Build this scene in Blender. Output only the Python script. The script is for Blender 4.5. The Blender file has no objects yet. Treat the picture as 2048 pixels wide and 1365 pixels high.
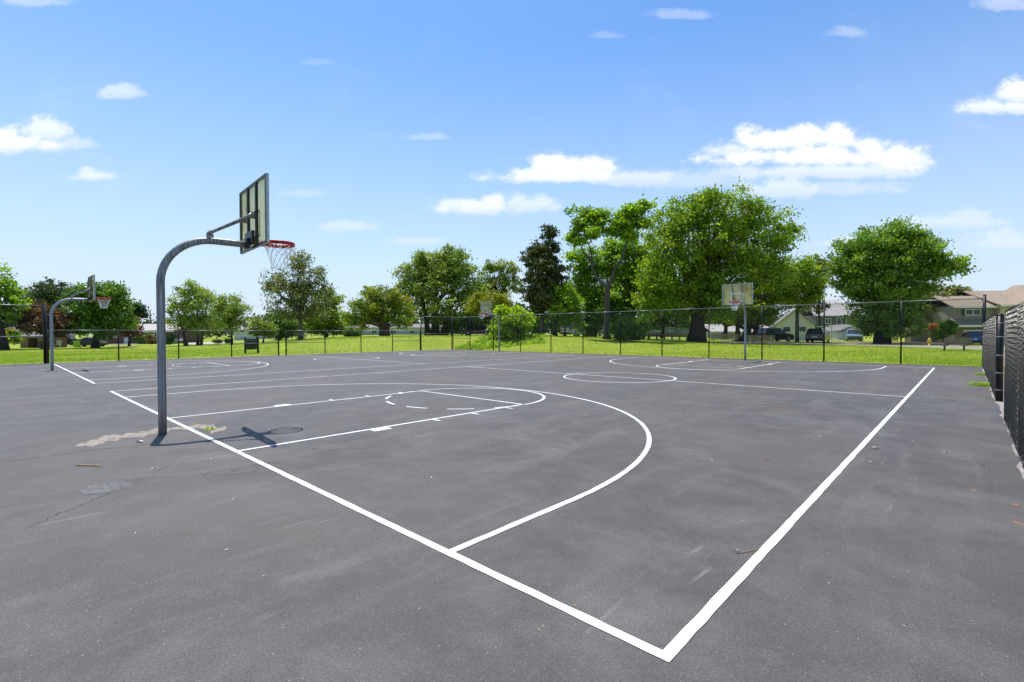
import bpy, math, random
import numpy as np
from mathutils import Vector, Matrix
random.seed(7)
SC = bpy.context.scene
COL = SC.collection
R = math.radians

# ------------------------------------------------------------------ camera frame (metres, court coordinates)
F = 974.4617
CAM = np.array([8.70294, -2.12686, 1.51272])
PITCH, ROLL, YAW = -0.0169887, -0.0025508, -0.7521929
_s, _c = math.sin(YAW), math.cos(YAW)
FW = np.array([_s*math.cos(PITCH), _c*math.cos(PITCH), math.sin(PITCH)])
_rt = np.array([_c, -_s, 0.0]); _up = np.cross(_rt, FW)
RT = _rt*math.cos(ROLL)+_up*math.sin(ROLL)
UP = -_rt*math.sin(ROLL)+_up*math.cos(ROLL)
FWH = np.array([_s, _c, 0.0]); RTH = np.array([_c, -_s, 0.0])     # level directions
YAWZ = -YAW                                                        # z-rotation that turns local +x along RTH, +y along FWH

def P(u, v, D):
    "world point seen at photo pixel (u, v), D metres deep"
    return CAM + D*(FW + (u-1024)/F*RT + (682.5-v)/F*UP)
def XY(u, D):
    p = P(u, 666, D); return p[0], p[1]
def Z(v, D): return float(P(1200, v, D)[2])
def PX(px, D): return px*D/F

# ------------------------------------------------------------------ terrain
E_U = [-400, 200, 330, 420, 480, 560, 620, 680, 750, 850, 980, 1080, 1150, 1220, 1300, 1400, 1500, 1650, 2100, 2600]
E_H = [-.55, -.55, -.5, -.30, -.12, .35, .70, .95, 1.06, 1.12, 1.14, 1.12, 1.02, .84, .62, .42, .30, .15, .02, 0]
E_W = [45, 45, 40, 34, 28, 20, 15, 10, 7, 5.5, 5.5, 8, 12, 16, 19, 20, 20, 20, 20, 20]
def terrain(x, y):
    x = np.asarray(x, float); y = np.asarray(y, float)
    dx, dy = x-CAM[0], y-CAM[1]
    dep = dx*FWH[0]+dy*FWH[1]; lat = dx*RTH[0]+dy*RTH[1]
    ang = np.arctan2(lat, np.maximum(dep, 1e-3)); ang = np.clip(ang, -1.05, 1.05)
    u = 1024+F*np.tan(ang)
    u = np.where(dep < 1, np.where(lat < 0, -400, 2600), u)
    e = np.interp(u, E_U, E_H); w = np.interp(u, E_U, E_W)
    ox = np.maximum(np.maximum(-26.15-x, x-9.5), 0); oy = np.maximum(np.maximum(y-27.15, -30-y), 0)
    d = np.hypot(ox, oy)
    t = np.clip(d/w, 0, 1); s = t*t*(3-2*t)
    h = e*s + 0.035*np.sin(x*.31+1.3)*np.sin(y*.27)*np.clip(d/6, 0, 1)
    h = h + 0.012*np.clip(d/.4, 0, 1)
    return np.where(d <= 0, -0.06, h)
def TZ(x, y): return float(terrain(x, y))

# ------------------------------------------------------------------ materials
def newmat(name):
    m = bpy.data.materials.new(name); m.use_nodes = True
    nt = m.node_tree; b = nt.nodes['Principled BSDF']
    return m, nt, b
def N(nt, typ, **kw):
    n = nt.nodes.new(typ)
    for k, v in kw.items():
        if k in ('operation', 'data_type', 'blend_type', 'feature', 'distance', 'noise_dimensions', 'attribute_name', 'interpolation_type', 'noise_type', 'voronoi_dimensions', 'wave_type', 'bands_direction', 'clamp_factor', 'vector_type'):
            setattr(n, k, v)
        else:
            n.inputs[int(k[1:]) if k[0] == 'i' and k[1:].isdigit() else k.replace('_', ' ')].default_value = v
    return n
def L(nt, a, b): nt.links.new(a, b)
def mathn(nt, op, a, b=None, c=None, clamp=False):
    n = nt.nodes.new('ShaderNodeMath'); n.operation = op; n.use_clamp = clamp
    for i, s in enumerate((a, b, c)):
        if s is None: continue
        if isinstance(s, (int, float)): n.inputs[i].default_value = s
        else: nt.links.new(s, n.inputs[i])
    return n.outputs[0]
def mixc(nt, fac, a, b, blend='MIX'):
    n = nt.nodes.new('ShaderNodeMix'); n.data_type = 'RGBA'; n.blend_type = blend
    for i, s in ((0, fac), (6, a), (7, b)):
        if isinstance(s, (int, float)): n.inputs[i].default_value = s
        elif isinstance(s, tuple): n.inputs[i].default_value = (*s, 1) if len(s) == 3 else s
        else: nt.links.new(s, n.inputs[i])
    return n.outputs[2]
def maprange(nt, val, a, b, c=0., d=1., smooth=False):
    n = nt.nodes.new('ShaderNodeMapRange'); n.clamp = True
    if smooth: n.interpolation_type = 'SMOOTHSTEP'
    nt.links.new(val, n.inputs[0])
    for i, v in enumerate((a, b, c, d)): n.inputs[i+1].default_value = v
    return n.outputs[0]
def coords(nt, scale=(1, 1, 1), rot=(0, 0, 0), kind='Object'):
    tc = nt.nodes.new('ShaderNodeTexCoord'); mp = nt.nodes.new('ShaderNodeMapping')
    nt.links.new(tc.outputs[kind], mp.inputs[0]); mp.inputs['Scale'].default_value = scale; mp.inputs['Rotation'].default_value = rot
    return mp.outputs[0]
def noise(nt, vec, scale, detail=4, rough=.55, dist=0.):
    n = nt.nodes.new('ShaderNodeTexNoise'); nt.links.new(vec, n.inputs['Vector'])
    n.inputs['Scale'].default_value = scale; n.inputs['Detail'].default_value = detail
    n.inputs['Roughness'].default_value = rough; n.inputs['Distortion'].default_value = dist
    return n.outputs[0]
def bump(nt, b, h, strength=.3, dist=.01):
    n = nt.nodes.new('ShaderNodeBump'); n.inputs['Strength'].default_value = strength; n.inputs['Distance'].default_value = dist
    nt.links.new(h, n.inputs['Height']); nt.links.new(n.outputs[0], b.inputs['Normal'])

def simple(name, col, rough=.6, metal=0., var=.12, scale=6., bumpy=0., spec=.5):
    "plain surface with a little mottling"
    m, nt, b = newmat(name)
    n = noise(nt, coords(nt), scale, 5, .6)
    lo = tuple(max(0, c*(1-var*1.6)) for c in col); hi = tuple(min(1, c*(1+var*1.6)) for c in col)
    L(nt, mixc(nt, maprange(nt, n, .25, .75), lo, hi), b.inputs['Base Color'])
    b.inputs['Roughness'].default_value = rough; b.inputs['Metallic'].default_value = metal
    b.inputs['Specular IOR Level'].default_value = spec
    if bumpy: bump(nt, b, n, bumpy, .01)
    return m

def asphalt_mat():
    m, nt, b = newmat('asphalt')
    co = coords(nt)
    big = noise(nt, co, .16, 5, .6)
    streak = noise(nt, coords(nt, (1.1, .13, 1), (0, 0, R(28))), 1.0, 6, .65, .4)
    streak2 = noise(nt, coords(nt, (2.6, .35, 1), (0, 0, R(-55))), 1.0, 6, .7, .3)
    mid = noise(nt, co, 2.4, 6, .65)
    fine = noise(nt, co, 75., 4, .8)
    grit = noise(nt, co, 230., 2, .7)
    c = mixc(nt, maprange(nt, big, .3, .7), (.046, .0425, .041), (.062, .059, .059))
    blot = noise(nt, co, .75, 7, .68, .5); blot2 = noise(nt, co, 3.6, 6, .72, .6)
    c = mixc(nt, maprange(nt, mid, .44, .66, 0, .55), c, (.085, .081, .079))
    c = mixc(nt, maprange(nt, blot, .50, .70, 0, .60), c, (.110, .107, .105))
    c = mixc(nt, maprange(nt, blot2, .57, .74, 0, .45), c, (.125, .121, .118))
    c = mixc(nt, maprange(nt, blot, .46, .34, 0, .3), c, (.038, .036, .035))
    c = mixc(nt, maprange(nt, streak, .52, .74, 0, .40), c, (.118, .114, .11))
    c = mixc(nt, maprange(nt, streak2, .56, .74, 0, .5), c, (.125, .12, .115))
    brown = noise(nt, co, .33, 4, .6)
    c = mixc(nt, maprange(nt, brown, .46, .68, 0, .5), c, (.075, .061, .053))
    # short pale scuffs lying in all directions
    for rz_, sc_ in ((70, 1.0), (12, 1.3), (-35, .8)):
        sf = noise(nt, coords(nt, (9*sc_, .55, 1), (0, 0, R(rz_))), 1.0, 3, .5, .2)
        sm = noise(nt, co, .9*sc_, 3, .5)
        c = mixc(nt, mathn(nt, 'MULTIPLY', maprange(nt, sf, .66, .74, 0, .7), maprange(nt, sm, .56, .66)), c, (.19, .185, .18))
    g = mathn(nt, 'ADD', mathn(nt, 'MULTIPLY', fine, .5), mathn(nt, 'MULTIPLY', grit, .5))
    c = mixc(nt, 1.0, c, mixc(nt, maprange(nt, g, .37, .63), (.44, .42, .40), (1.86, 1.77, 1.68)), 'MULTIPLY')
    # pale stone chips
    v = N(nt, 'ShaderNodeTexVoronoi', feature='F1'); L(nt, co, v.inputs['Vector']); v.inputs['Scale'].default_value = 34
    near = mathn(nt, 'LESS_THAN', v.outputs['Distance'], .13)
    sep = N(nt, 'ShaderNodeSeparateColor'); L(nt, v.outputs['Color'], sep.inputs[0])
    pick = mathn(nt, 'GREATER_THAN', sep.outputs[0], .93)
    chip = mathn(nt, 'MULTIPLY', near, pick)
    c = mixc(nt, mathn(nt, 'MULTIPLY', chip, .75), c, (.34, .33, .31))
    v2 = N(nt, 'ShaderNodeTexVoronoi', feature='F1'); L(nt, co, v2.inputs['Vector']); v2.inputs['Scale'].default_value = 110
    s2 = N(nt, 'ShaderNodeSeparateColor'); L(nt, v2.outputs['Color'], s2.inputs[0])
    chip2 = mathn(nt, 'MULTIPLY', mathn(nt, 'LESS_THAN', v2.outputs['Distance'], .3), mathn(nt, 'GREATER_THAN', s2.outputs[0], .9))
    c = mixc(nt, mathn(nt, 'MULTIPLY', chip2, .5), c, (.24, .235, .23))
    # hairline cracks, few
    wv = noise(nt, co, .5, 4, .6)
    vc = N(nt, 'ShaderNodeTexVoronoi', feature='DISTANCE_TO_EDGE'); vc.inputs['Scale'].default_value = .16
    cv = nt.nodes.new('ShaderNodeVectorMath'); cv.operation = 'ADD'; L(nt, co, cv.inputs[0])
    nn = nt.nodes.new('ShaderNodeTexNoise'); L(nt, co, nn.inputs['Vector']); nn.inputs['Scale'].default_value = .8; nn.inputs['Detail'].default_value = 6
    sc = nt.nodes.new('ShaderNodeVectorMath'); sc.operation = 'SCALE'; L(nt, nn.outputs['Color'], sc.inputs[0]); sc.inputs['Scale'].default_value = 1.6
    L(nt, sc.outputs[0], cv.inputs[1]); L(nt, cv.outputs[0], vc.inputs['Vector'])
    crack = mathn(nt, 'MULTIPLY', mathn(nt, 'LESS_THAN', vc.outputs['Distance'], .0016), maprange(nt, wv, .5, .6))
    c = mixc(nt, mathn(nt, 'MULTIPLY', crack, .6), c, (.03, .03, .03))
    L(nt, c, b.inputs['Base Color'])
    b.inputs['Roughness'].default_value = .7; b.inputs['Specular IOR Level'].default_value = .44
    bump(nt, b, g, .55, .006)
    return m

def paint_mat():
    m, nt, b = newmat('white_line_paint')
    co = coords(nt)
    w = noise(nt, co, 60, 4, .7); w2 = noise(nt, co, 3, 4, .6)
    c = mixc(nt, maprange(nt, w2, .3, .7), (.60, .60, .585), (.70, .70, .69))
    c = mixc(nt, maprange(nt, w, .64, .76, 0, .65), c, (.28, .28, .28))
    w3 = noise(nt, co, 1.1, 5, .7); w4 = noise(nt, co, 140, 3, .8)
    c = mixc(nt, mathn(nt, 'MULTIPLY', maprange(nt, w3, .5, .68), maprange(nt, w4, .5, .62, 0, .7)), c, (.22, .215, .21))
    L(nt, c, b.inputs['Base Color']); b.inputs['Roughness'].default_value = .6
    bump(nt, b, w, .3, .004)
    return m

def lawn_mat():
    m, nt, b = newmat('lawn')
    co = coords(nt)
    n1 = noise(nt, co, .22, 5, .6); n2 = noise(nt, co, 1.3, 5, .65); n3 = noise(nt, co, 14, 4, .7); n4 = noise(nt, co, 55, 2, .7)
    c = mixc(nt, maprange(nt, n1, .3, .7), (.25, .34, .020), (.38, .44, .040))
    c = mixc(nt, maprange(nt, n2, .5, .75, 0, .6), c, (.48, .47, .045))
    c = mixc(nt, maprange(nt, n3, .35, .7, 0, .55), c, (.19, .27, .010))
    n5 = noise(nt, co, 3.2, 6, .7)
    c = mixc(nt, maprange(nt, n5, .5, .68, 0, .6), c, (.13, .22, .012))
    dry = noise(nt, co, .5, 5, .7)
    c = mixc(nt, maprange(nt, dry, .55, .70, 0, .75), c, (.42, .34, .11))
    c = mixc(nt, 1., c, mixc(nt, maprange(nt, n4, .3, .7), (.7, .7, .7), (1.3, 1.3, 1.3)), 'MULTIPLY')
    L(nt, c, b.inputs['Base Color']); b.inputs['Roughness'].default_value = .8; b.inputs['Specular IOR Level'].default_value = .2
    h = mathn(nt, 'ADD', mathn(nt, 'MULTIPLY', n3, .7), mathn(nt, 'MULTIPLY', n4, .3))
    bump(nt, b, h, .8, .06)
    return m

def leaf_mat(name, c1, c2, trans=.35, rough=.42, c3=None):
    "foliage: per-leaf tint from the 'tint' attribute, light passing through the leaf"
    m, nt, b = newmat(name)
    a = N(nt, 'ShaderNodeAttribute', attribute_name='tint')
    col = mixc(nt, a.outputs['Fac'], c1, c2)
    if c3:
        col = mixc(nt, maprange(nt, a.outputs['Fac'], .8, .95), col, c3)
    L(nt, col, b.inputs['Base Color']); b.inputs['Roughness'].default_value = rough; b.inputs['Specular IOR Level'].default_value = .35
    t = nt.nodes.new('ShaderNodeBsdfTranslucent')
    tcol = mixc(nt, 1., col, (1.5, 1.6, .6, 1), 'MULTIPLY'); L(nt, tcol, t.inputs[0])
    mx = nt.nodes.new('ShaderNodeMixShader'); mx.inputs[0].default_value = trans
    L(nt, b.outputs[0], mx.inputs[1]); L(nt, t.outputs[0], mx.inputs[2])
    L(nt, mx.outputs[0], nt.nodes['Material Output'].inputs[0])
    return m

def steel_mat(name, weathered):
    m, nt, b = newmat(name)
    v = coords(nt, (22, 22, .9)); n = noise(nt, v, 1.6, 7, .7, .6)
    n2 = noise(nt, coords(nt, (60, 60, 3)), 1.0, 5, .7)
    if weathered:
        c = mixc(nt, maprange(nt, n, .32, .68), (.050, .056, .066), (.42, .435, .45))
        c = mixc(nt, maprange(nt, n2, .5, .72, 0, .7), c, (.045, .046, .05))
        c = mixc(nt, maprange(nt, noise(nt, coords(nt, (9, 9, .6)), 1., 4), .58, .75, 0, .5), c, (.16, .13, .095))
    else:
        c = mixc(nt, maprange(nt, n, .3, .7), (.22, .24, .27), (.38, .40, .43))
    L(nt, c, b.inputs['Base Color']); b.inputs['Metallic'].default_value = .35
    L(nt, maprange(nt, n2, .3, .7, .38, .62), b.inputs['Roughness'])
    bump(nt, b, n2, .12, .004)
    return m

def panel_mat():
    "weathered milky polycarbonate: lets half the light through"
    m, nt, b = newmat('backboard_polycarbonate')
    st = noise(nt, coords(nt, (9, 9, .7)), 1.2, 6, .65, .5)
    bl = noise(nt, coords(nt), 1.8, 4, .6)
    c = mixc(nt, maprange(nt, st, .38, .64), (.93, .92, .76), (.82, .74, .36))
    c = mixc(nt, maprange(nt, bl, .54, .70, 0, .75), c, (.66, .46, .18))
    b.inputs['Roughness'].default_value = .35
    L(nt, c, b.inputs['Base Color'])
    t = nt.nodes.new('ShaderNodeBsdfTranslucent'); L(nt, c, t.inputs[0])
    tr = nt.nodes.new('ShaderNodeBsdfTransparent'); L(nt, mixc(nt, .45, c, (1, .97, .82)), tr.inputs[0])
    m1 = nt.nodes.new('ShaderNodeMixShader'); m1.inputs[0].default_value = .72
    L(nt, b.outputs[0], m1.inputs[1]); L(nt, t.outputs[0], m1.inputs[2])
    m2 = nt.nodes.new('ShaderNodeMixShader'); m2.inputs[0].default_value = .6
    L(nt, m1.outputs[0], m2.inputs[1]); L(nt, tr.outputs[0], m2.inputs[2])
    L(nt, m2.outputs[0], nt.nodes['Material Output'].inputs[0])
    return m

def siding_mat(name, col, pitch=.18, contrast=.35):
    m, nt, b = newmat(name)
    tc = nt.nodes.new('ShaderNodeTexCoord'); sp = nt.nodes.new('ShaderNodeSeparateXYZ'); L(nt, tc.outputs['Object'], sp.inputs[0])
    fr = mathn(nt, 'FRACT', mathn(nt, 'DIVIDE', sp.outputs[2], pitch))
    line = maprange(nt, fr, 0., .16)
    n = noise(nt, coords(nt), 1.5, 5)
    c = mixc(nt, maprange(nt, n, .3, .7), tuple(x*.9 for x in col), tuple(min(1, x*1.08) for x in col))
    c = mixc(nt, mathn(nt, 'MULTIPLY', mathn(nt, 'SUBTRACT', 1, line), contrast), c, tuple(x*.5 for x in col))
    L(nt, c, b.inputs['Base Color']); b.inputs['Roughness'].default_value = .6
    bump(nt, b, fr, .4, .02)
    return m
def brick_mat(name, c1, c2, mortar, scale=5.):
    m, nt, b = newmat(name)
    tc = nt.nodes.new('ShaderNodeTexCoord'); sp = nt.nodes.new('ShaderNodeSeparateXYZ'); L(nt, tc.outputs['Object'], sp.inputs[0])
    cb = nt.nodes.new('ShaderNodeCombineXYZ'); L(nt, mathn(nt, 'ADD', sp.outputs[0], sp.outputs[1]), cb.inputs[0]); L(nt, sp.outputs[2], cb.inputs[1])
    br = nt.nodes.new('ShaderNodeTexBrick'); L(nt, cb.outputs[0], br.inputs[0])
    br.inputs['Color1'].default_value = (*c1, 1); br.inputs['Color2'].default_value = (*c2, 1); br.inputs['Mortar'].default_value = (*mortar, 1)
    br.inputs['Scale'].default_value = scale
    L(nt, br.outputs[0], b.inputs['Base Color']); b.inputs['Roughness'].default_value = .85
    return m
def shingle_mat(name, c1, c2):
    m, nt, b = newmat(name)
    n = noise(nt, coords(nt, (5, 5, 9)), 1.3, 5, .7); n2 = noise(nt, coords(nt), .7, 4)
    c = mixc(nt, maprange(nt, n, .3, .7), c1, c2)
    c = mixc(nt, maprange(nt, n2, .5, .75, 0, .4), c, tuple(x*.65 for x in c1))
    L(nt, c, b.inputs['Base Color']); b.inputs['Roughness'].default_value = .9
    bump(nt, b, n, .5, .03)
    return m
def bark_mat(name, c1, c2):
    m, nt, b = newmat(name)
    n = noise(nt, coords(nt, (5, 5, .8)), 2.2, 6, .7, .7)
    L(nt, mixc(nt, maprange(nt, n, .32, .66), c1, c2), b.inputs['Base Color'])
    b.inputs['Roughness'].default_value = .9; bump(nt, b, n, .9, .04)
    return m

M = dict(
    asphalt=asphalt_mat(), paint=paint_mat(), lawn=lawn_mat(),
    steel_old=steel_mat('weathered_galvanised_steel', True), steel=steel_mat('galvanised_steel', False),
    alu=simple('aluminium_frame', (.42, .45, .49), .4, .4, .15, 9),
    darkframe=simple('dark_painted_frame', (.014, .016, .019), .45, 0, .3),
    panel=panel_mat(), red=simple('red_rim_paint', (.48, .018, .012), .4, 0, .2, 20), net=simple('white_net_cord', (.78, .78, .77), .8, 0, .05),
    white=simple('white_paint', (.74, .74, .73), .5, 0, .04),
    vinyl=simple('black_vinyl', (.006, .006, .0065), .4, 0, .2, 20, 0, .3), vinyl_gloss=simple('glossy_black_vinyl', (.002, .002, .0022), .17, 0, .2, 20, 0, .38), vinyl_rail=simple('sun_glint_rail', (.20, .205, .21), .35, .2, .2, 20, 0, .6),  # rails: sun glint on black vinyl put into the base colour as grey
    concrete=simple('pale_concrete', (.25, .215, .19), .9, 0, .3, 5, .5), sand=simple('worn_sandy_concrete', (.32, .275, .215), .95, 0, .3, 9, .5),
    road=simple('pale_gravel_road', (.36, .31, .27), .95, 0, .15, 2.5), path=simple('tan_path', (.40, .29, .22), .95, 0, .2, 4),
    glass=simple('dark_window_glass', (.035, .045, .055), .08, 0, .2, 1.), tyre=simple('tyre_rubber', (.016, .016, .016), .8), rim=simple('alloy_rim', (.4, .4, .42), .35, .6),
    greenbin=simple('dark_green_paint', (.006, .020, .014), .5), wood=simple('grey_wood', (.20, .155, .115), .85, 0, .3, 12), brownwood=simple('brown_timber', (.26, .155, .09), .85, 0, .3, 9),
    legmetal=simple('pale_bench_legs', (.42, .44, .40), .6), darkmetal=simple('dark_bench_legs', (.03, .03, .03), .5),
    yellow=simple('yellow_hydrant_paint', (.75, .48, .03), .45), tail=simple('red_lamp_lens', (.5, .02, .02), .2), headl=simple('clear_lamp_lens', (.7, .7, .7), .15),
    twig=simple('dry_twig', (.36, .22, .09), .9, 0, .3, 30), dryleaf=simple('dry_leaf', (.42, .32, .20), .85, 0, .4, 40), paleleaf=simple('pale_dry_leaf', (.55, .50, .42), .85, 0, .3, 40), redpaint=simple('red_paint_scrape', (.33, .13, .075), .8, 0, .3, 20),
    garage=simple('white_garage_door', (.62, .64, .66), .5, 0, .05), shutter=simple('black_shutter', (.02, .02, .025), .5),
    plate=simple('licence_plate_white', (.7, .7, .7), .5),
)

# ------------------------------------------------------------------ mesh builder
class MB:
    def __init__(s): s.v = []; s.f = []; s.mi = []
    def add(s, verts, faces, mi=0):
        o = len(s.v); s.v += [tuple(map(float, p)) for p in verts]
        s.f += [tuple(i+o for i in f) for f in faces]; s.mi += [mi]*len(faces); return s
    def box(s, x0, x1, y0, y1, z0, z1, mi=0, ch=0.):
        if x0 > x1: x0, x1 = x1, x0
        if y0 > y1: y0, y1 = y1, y0
        if z0 > z1: z0, z1 = z1, z0
        v = [(x, y, z) for z in (z0, z1) for y in (y0, y1) for x in (x0, x1)]
        return s.add(v, [(0, 2, 3, 1), (4, 5, 7, 6), (0, 1, 5, 4), (1, 3, 7, 5), (3, 2, 6, 7), (2, 0, 4, 6)], mi)
    def tube(s, pts, rad, n=8, cap=True, mi=0):
        pts = [np.array(p, float) for p in pts]; k = len(pts)
        rads = rad if isinstance(rad, (list, tuple)) else [rad]*k
        ref = None; rings = []
        for i, p in enumerate(pts):
            t = (pts[min(i+1, k-1)]-pts[max(i-1, 0)]); t = t/(np.linalg.norm(t)+1e-9)
            if ref is None:
                a = np.array([0, 0, 1.]) if abs(t[2]) < .9 else np.array([1., 0, 0])
                ref = np.cross(t, a); ref /= np.linalg.norm(ref)
            ref = ref - t*np.dot(ref, t); ref /= np.linalg.norm(ref)+1e-9
            b = np.cross(t, ref)
            rings.append([p+rads[i]*(math.cos(2*math.pi*j/n)*ref+math.sin(2*math.pi*j/n)*b) for j in range(n)])
        v = [q for r in rings for q in r]; f = []
        for i in range(k-1):
            for j in range(n):
                f.append((i*n+j, i*n+(j+1) % n, (i+1)*n+(j+1) % n, (i+1)*n+j))
        if cap: f += [tuple(range(n-1, -1, -1)), tuple((k-1)*n+j for j in range(n))]
        return s.add(v, f, mi)
    def ring(s, c, r, tr, seg=32, n=8, axis='z', mi=0):
        v = []; f = []
        for i in range(seg):
            a = 2*math.pi*i/seg
            for j in range(n):
                b = 2*math.pi*j/n; rr = r+tr*math.cos(b); h = tr*math.sin(b)
                if axis == 'z': q = (c[0]+rr*math.cos(a), c[1]+rr*math.sin(a), c[2]+h)
                else: q = (c[0]+rr*math.cos(a), c[1]+h, c[2]+rr*math.sin(a))
                v.append(q)
        for i in range(seg):
            for j in range(n):
                f.append((i*n+j, ((i+1) % seg)*n+j, ((i+1) % seg)*n+(j+1) % n, i*n+(j+1) % n))
        return s.add(v, f, mi)
    def sphere(s, c, rx, ry=None, rz=None, n=10, m=7, mi=0):
        ry = ry or rx; rz = rz or rx; v = [(c[0], c[1], c[2]-rz)]
        for i in range(1, m):
            th = -math.pi/2+math.pi*i/m
            for j in range(n):
                a = 2*math.pi*j/n; v.append((c[0]+rx*math.cos(th)*math.cos(a), c[1]+ry*math.cos(th)*math.sin(a), c[2]+rz*math.sin(th)))
        v.append((c[0], c[1], c[2]+rz)); f = []
        for j in range(n): f.append((0, 1+(j+1) % n, 1+j)); f.append((len(v)-1, 1+(m-2)*n+j, 1+(m-2)*n+(j+1) % n))
        for i in range(m-2):
            for j in range(n): f.append((1+i*n+j, 1+i*n+(j+1) % n, 1+(i+1)*n+(j+1) % n, 1+(i+1)*n+j))
        return s.add(v, f, mi)
    def mesh(s, name, mats, smooth=False):
        me = bpy.data.meshes.new(name); me.from_pydata(s.v, [], s.f); me.validate()
        for m in (mats if isinstance(mats, (list, tuple)) else [mats]): me.materials.append(m)
        if len(me.polygons) == len(s.mi): me.polygons.foreach_set('material_index', s.mi)
        if smooth: me.polygons.foreach_set('use_smooth', [True]*len(me.polygons))
        me.update(); return me
    def obj(s, name, mats, parent=None, smooth=False, bevel=0., label=None):
        o = bpy.data.objects.new(name, s.mesh(name, mats, smooth)); COL.objects.link(o)
        if parent: o.parent = parent
        if bevel:
            b = o.modifiers.new('bevel', 'BEVEL'); b.width = bevel; b.segments = 2; b.limit_method = 'ANGLE'
        if label: o['label'] = label
        return o
def link(name, me, parent=None, loc=None):
    o = bpy.data.objects.new(name, me); COL.objects.link(o)
    if parent: o.parent = parent
    if loc is not None: o.location = loc
    return o
def thing(name, label, cat, loc=(0, 0, 0), rz=0., group=None):
    o = bpy.data.objects.new(name, None); COL.objects.link(o); o.empty_display_size = .3
    o.location = tuple(map(float, loc)); o.rotation_euler = (0, 0, rz)
    o['label'] = label; o['category'] = cat
    if group: o['group'] = group
    return o
def tag(o, label, cat, group=None):
    o['label'] = label; o['category'] = cat
    if group: o['group'] = group
    return o
def struct(o): o['kind'] = 'structure'; return o
def stuff(o, label=None, cat=None):
    o['kind'] = 'stuff'
    if label: o['label'] = label; o['category'] = cat
    return o
def copy_tree(o, parent=None):
    c = o.copy(); COL.objects.link(c)
    if parent: c.parent = parent
    for ch in list(o.children): copy_tree(ch, c)
    return c

# ------------------------------------------------------------------ ground
def axis(a, b, step, far, n):
    core = np.arange(a, b+1e-6, step); g = np.geomspace(step, far, n)
    return np.concatenate([a-g[::-1].cumsum()[::-1]*0 - np.cumsum(g)[::-1], core, b+np.cumsum(g)])
def ground():
    xs = axis(-75, 30, .6, 260, 26); ys = axis(-12, 105, .6, 260, 26)
    X, Y = np.meshgrid(xs, ys); H = terrain(X, Y)
    v = np.stack([X.ravel(), Y.ravel(), H.ravel()], 1); nx, ny = len(xs), len(ys)
    i = np.arange(nx-1)[None, :]+nx*np.arange(ny-1)[:, None]; i = i.ravel()
    f = np.stack([i, i+1, i+1+nx, i+nx], 1)
    me = bpy.data.meshes.new('lawn'); me.from_pydata(v.tolist(), [], f.tolist()); me.materials.append(M['lawn'])
    me.polygons.foreach_set('use_smooth', [True]*len(me.polygons))
    return struct(link('lawn', me))
ground()
mb = MB(); mb.box(-26.12, 9.30, -30, 27.10, -.05, 0); struct(mb.obj('asphalt', M['asphalt']))

# ------------------------------------------------------------------ court markings
CW, CL, R3, CB, FT, WL, RC, OX = 7.689, 24.699, 6.019, 1.431, 5.496, 1.781, 1.833, .088
LW = .062
def strip(mb, pts, w=LW, z=.004, closed=False):
    pts = [np.array(p, float) for p in pts]; k = len(pts); rnd = random.Random(3); v = []
    for i, p in enumerate(pts):
        a = pts[(i-1) % k] if (closed or i > 0) else p; b = pts[(i+1) % k] if (closed or i < k-1) else p
        t = b-a; t /= np.linalg.norm(t)+1e-9; n = np.array([-t[1], t[0]])
        for s in (1, -1):
            q = p+n*s*(w/2+rnd.uniform(-.003, .003)); v.append((q[0], q[1], z))
    f = [(2*i, 2*i+1, 2*((i+1) % k)+1, 2*((i+1) % k)) for i in range(k if closed else k-1)]
    mb.add(v, f)
def seg(mb, a, b, w=LW, z=.004):
    d = math.dist(a, b); n = max(2, int(d/.12)); strip(mb, [(a[0]+(b[0]-a[0])*i/n, a[1]+(b[1]-a[1])*i/n) for i in range(n+1)], w, z)
def arc(mb, c, r, a0, a1, w=LW, z=.004):
    n = max(4, int(abs(a1-a0)*r/.10)); strip(mb, [(c[0]+r*math.cos(a0+(a1-a0)*i/n), c[1]+r*math.sin(a0+(a1-a0)*i/n)) for i in range(n+1)], w, z)
def half_court(mb, sgn, y0):
    Y = lambda y: y0+sgn*y
    A = (0, math.pi) if sgn > 0 else (0, -math.pi)
    h = LW/2
    zz = .0062
    for s in (-1, 1):
        seg(mb, (OX+s*WL, Y(h)), (OX+s*WL, Y(FT)))
        seg(mb, (OX+s*R3, Y(h)), (OX+s*R3, Y(CB)))
        x = OX+s*(WL+h)
        mb.add([(x, Y(1.88), .004), (x+s*.17, Y(1.88), .004), (x+s*.17, Y(2.19), .004), (x, Y(2.19), .004)], [(0, 1, 2, 3) if s*sgn > 0 else (3, 2, 1, 0)])
        for y in (3.12, 4.03, 4.95):
            seg(mb, (x, Y(y)), (x+s*.19, Y(y)), .055)
    seg(mb, (OX-WL+h, Y(FT)), (OX+WL-h, Y(FT)), LW, zz)
    arc(mb, (OX, Y(FT)), RC, A[0], A[1], LW, zz)
    arc(mb, (OX, Y(CB)), R3, A[0], A[1])
    for k in range(6):
        a = A[0]-sgn*(math.pi*(k+.22)/6); arc(mb, (OX, Y(FT)), RC, a, a-sgn*math.pi/6*.56, LW, zz)
def court():
    mb = MB(); h = LW/2
    seg(mb, (-CW-h, 0), (CW+h, 0)); seg(mb, (-CW-h, CL), (CW+h, CL))
    for s in (-1, 1): seg(mb, (s*CW, h), (s*CW, CL-h))
    seg(mb, (-CW+h, CL/2), (CW-h, CL/2)); arc(mb, (OX, CL/2), RC, 0, 2*math.pi, LW, .0062)
    half_court(mb, 1, 0); half_court(mb, -1, CL)
    return mb.mesh('court_markings', M['paint'])
cm = court()
struct(link('court_markings', cm)); o = struct(link('court_markings', cm)); o.location = (-18.38, 0, 0)

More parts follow.
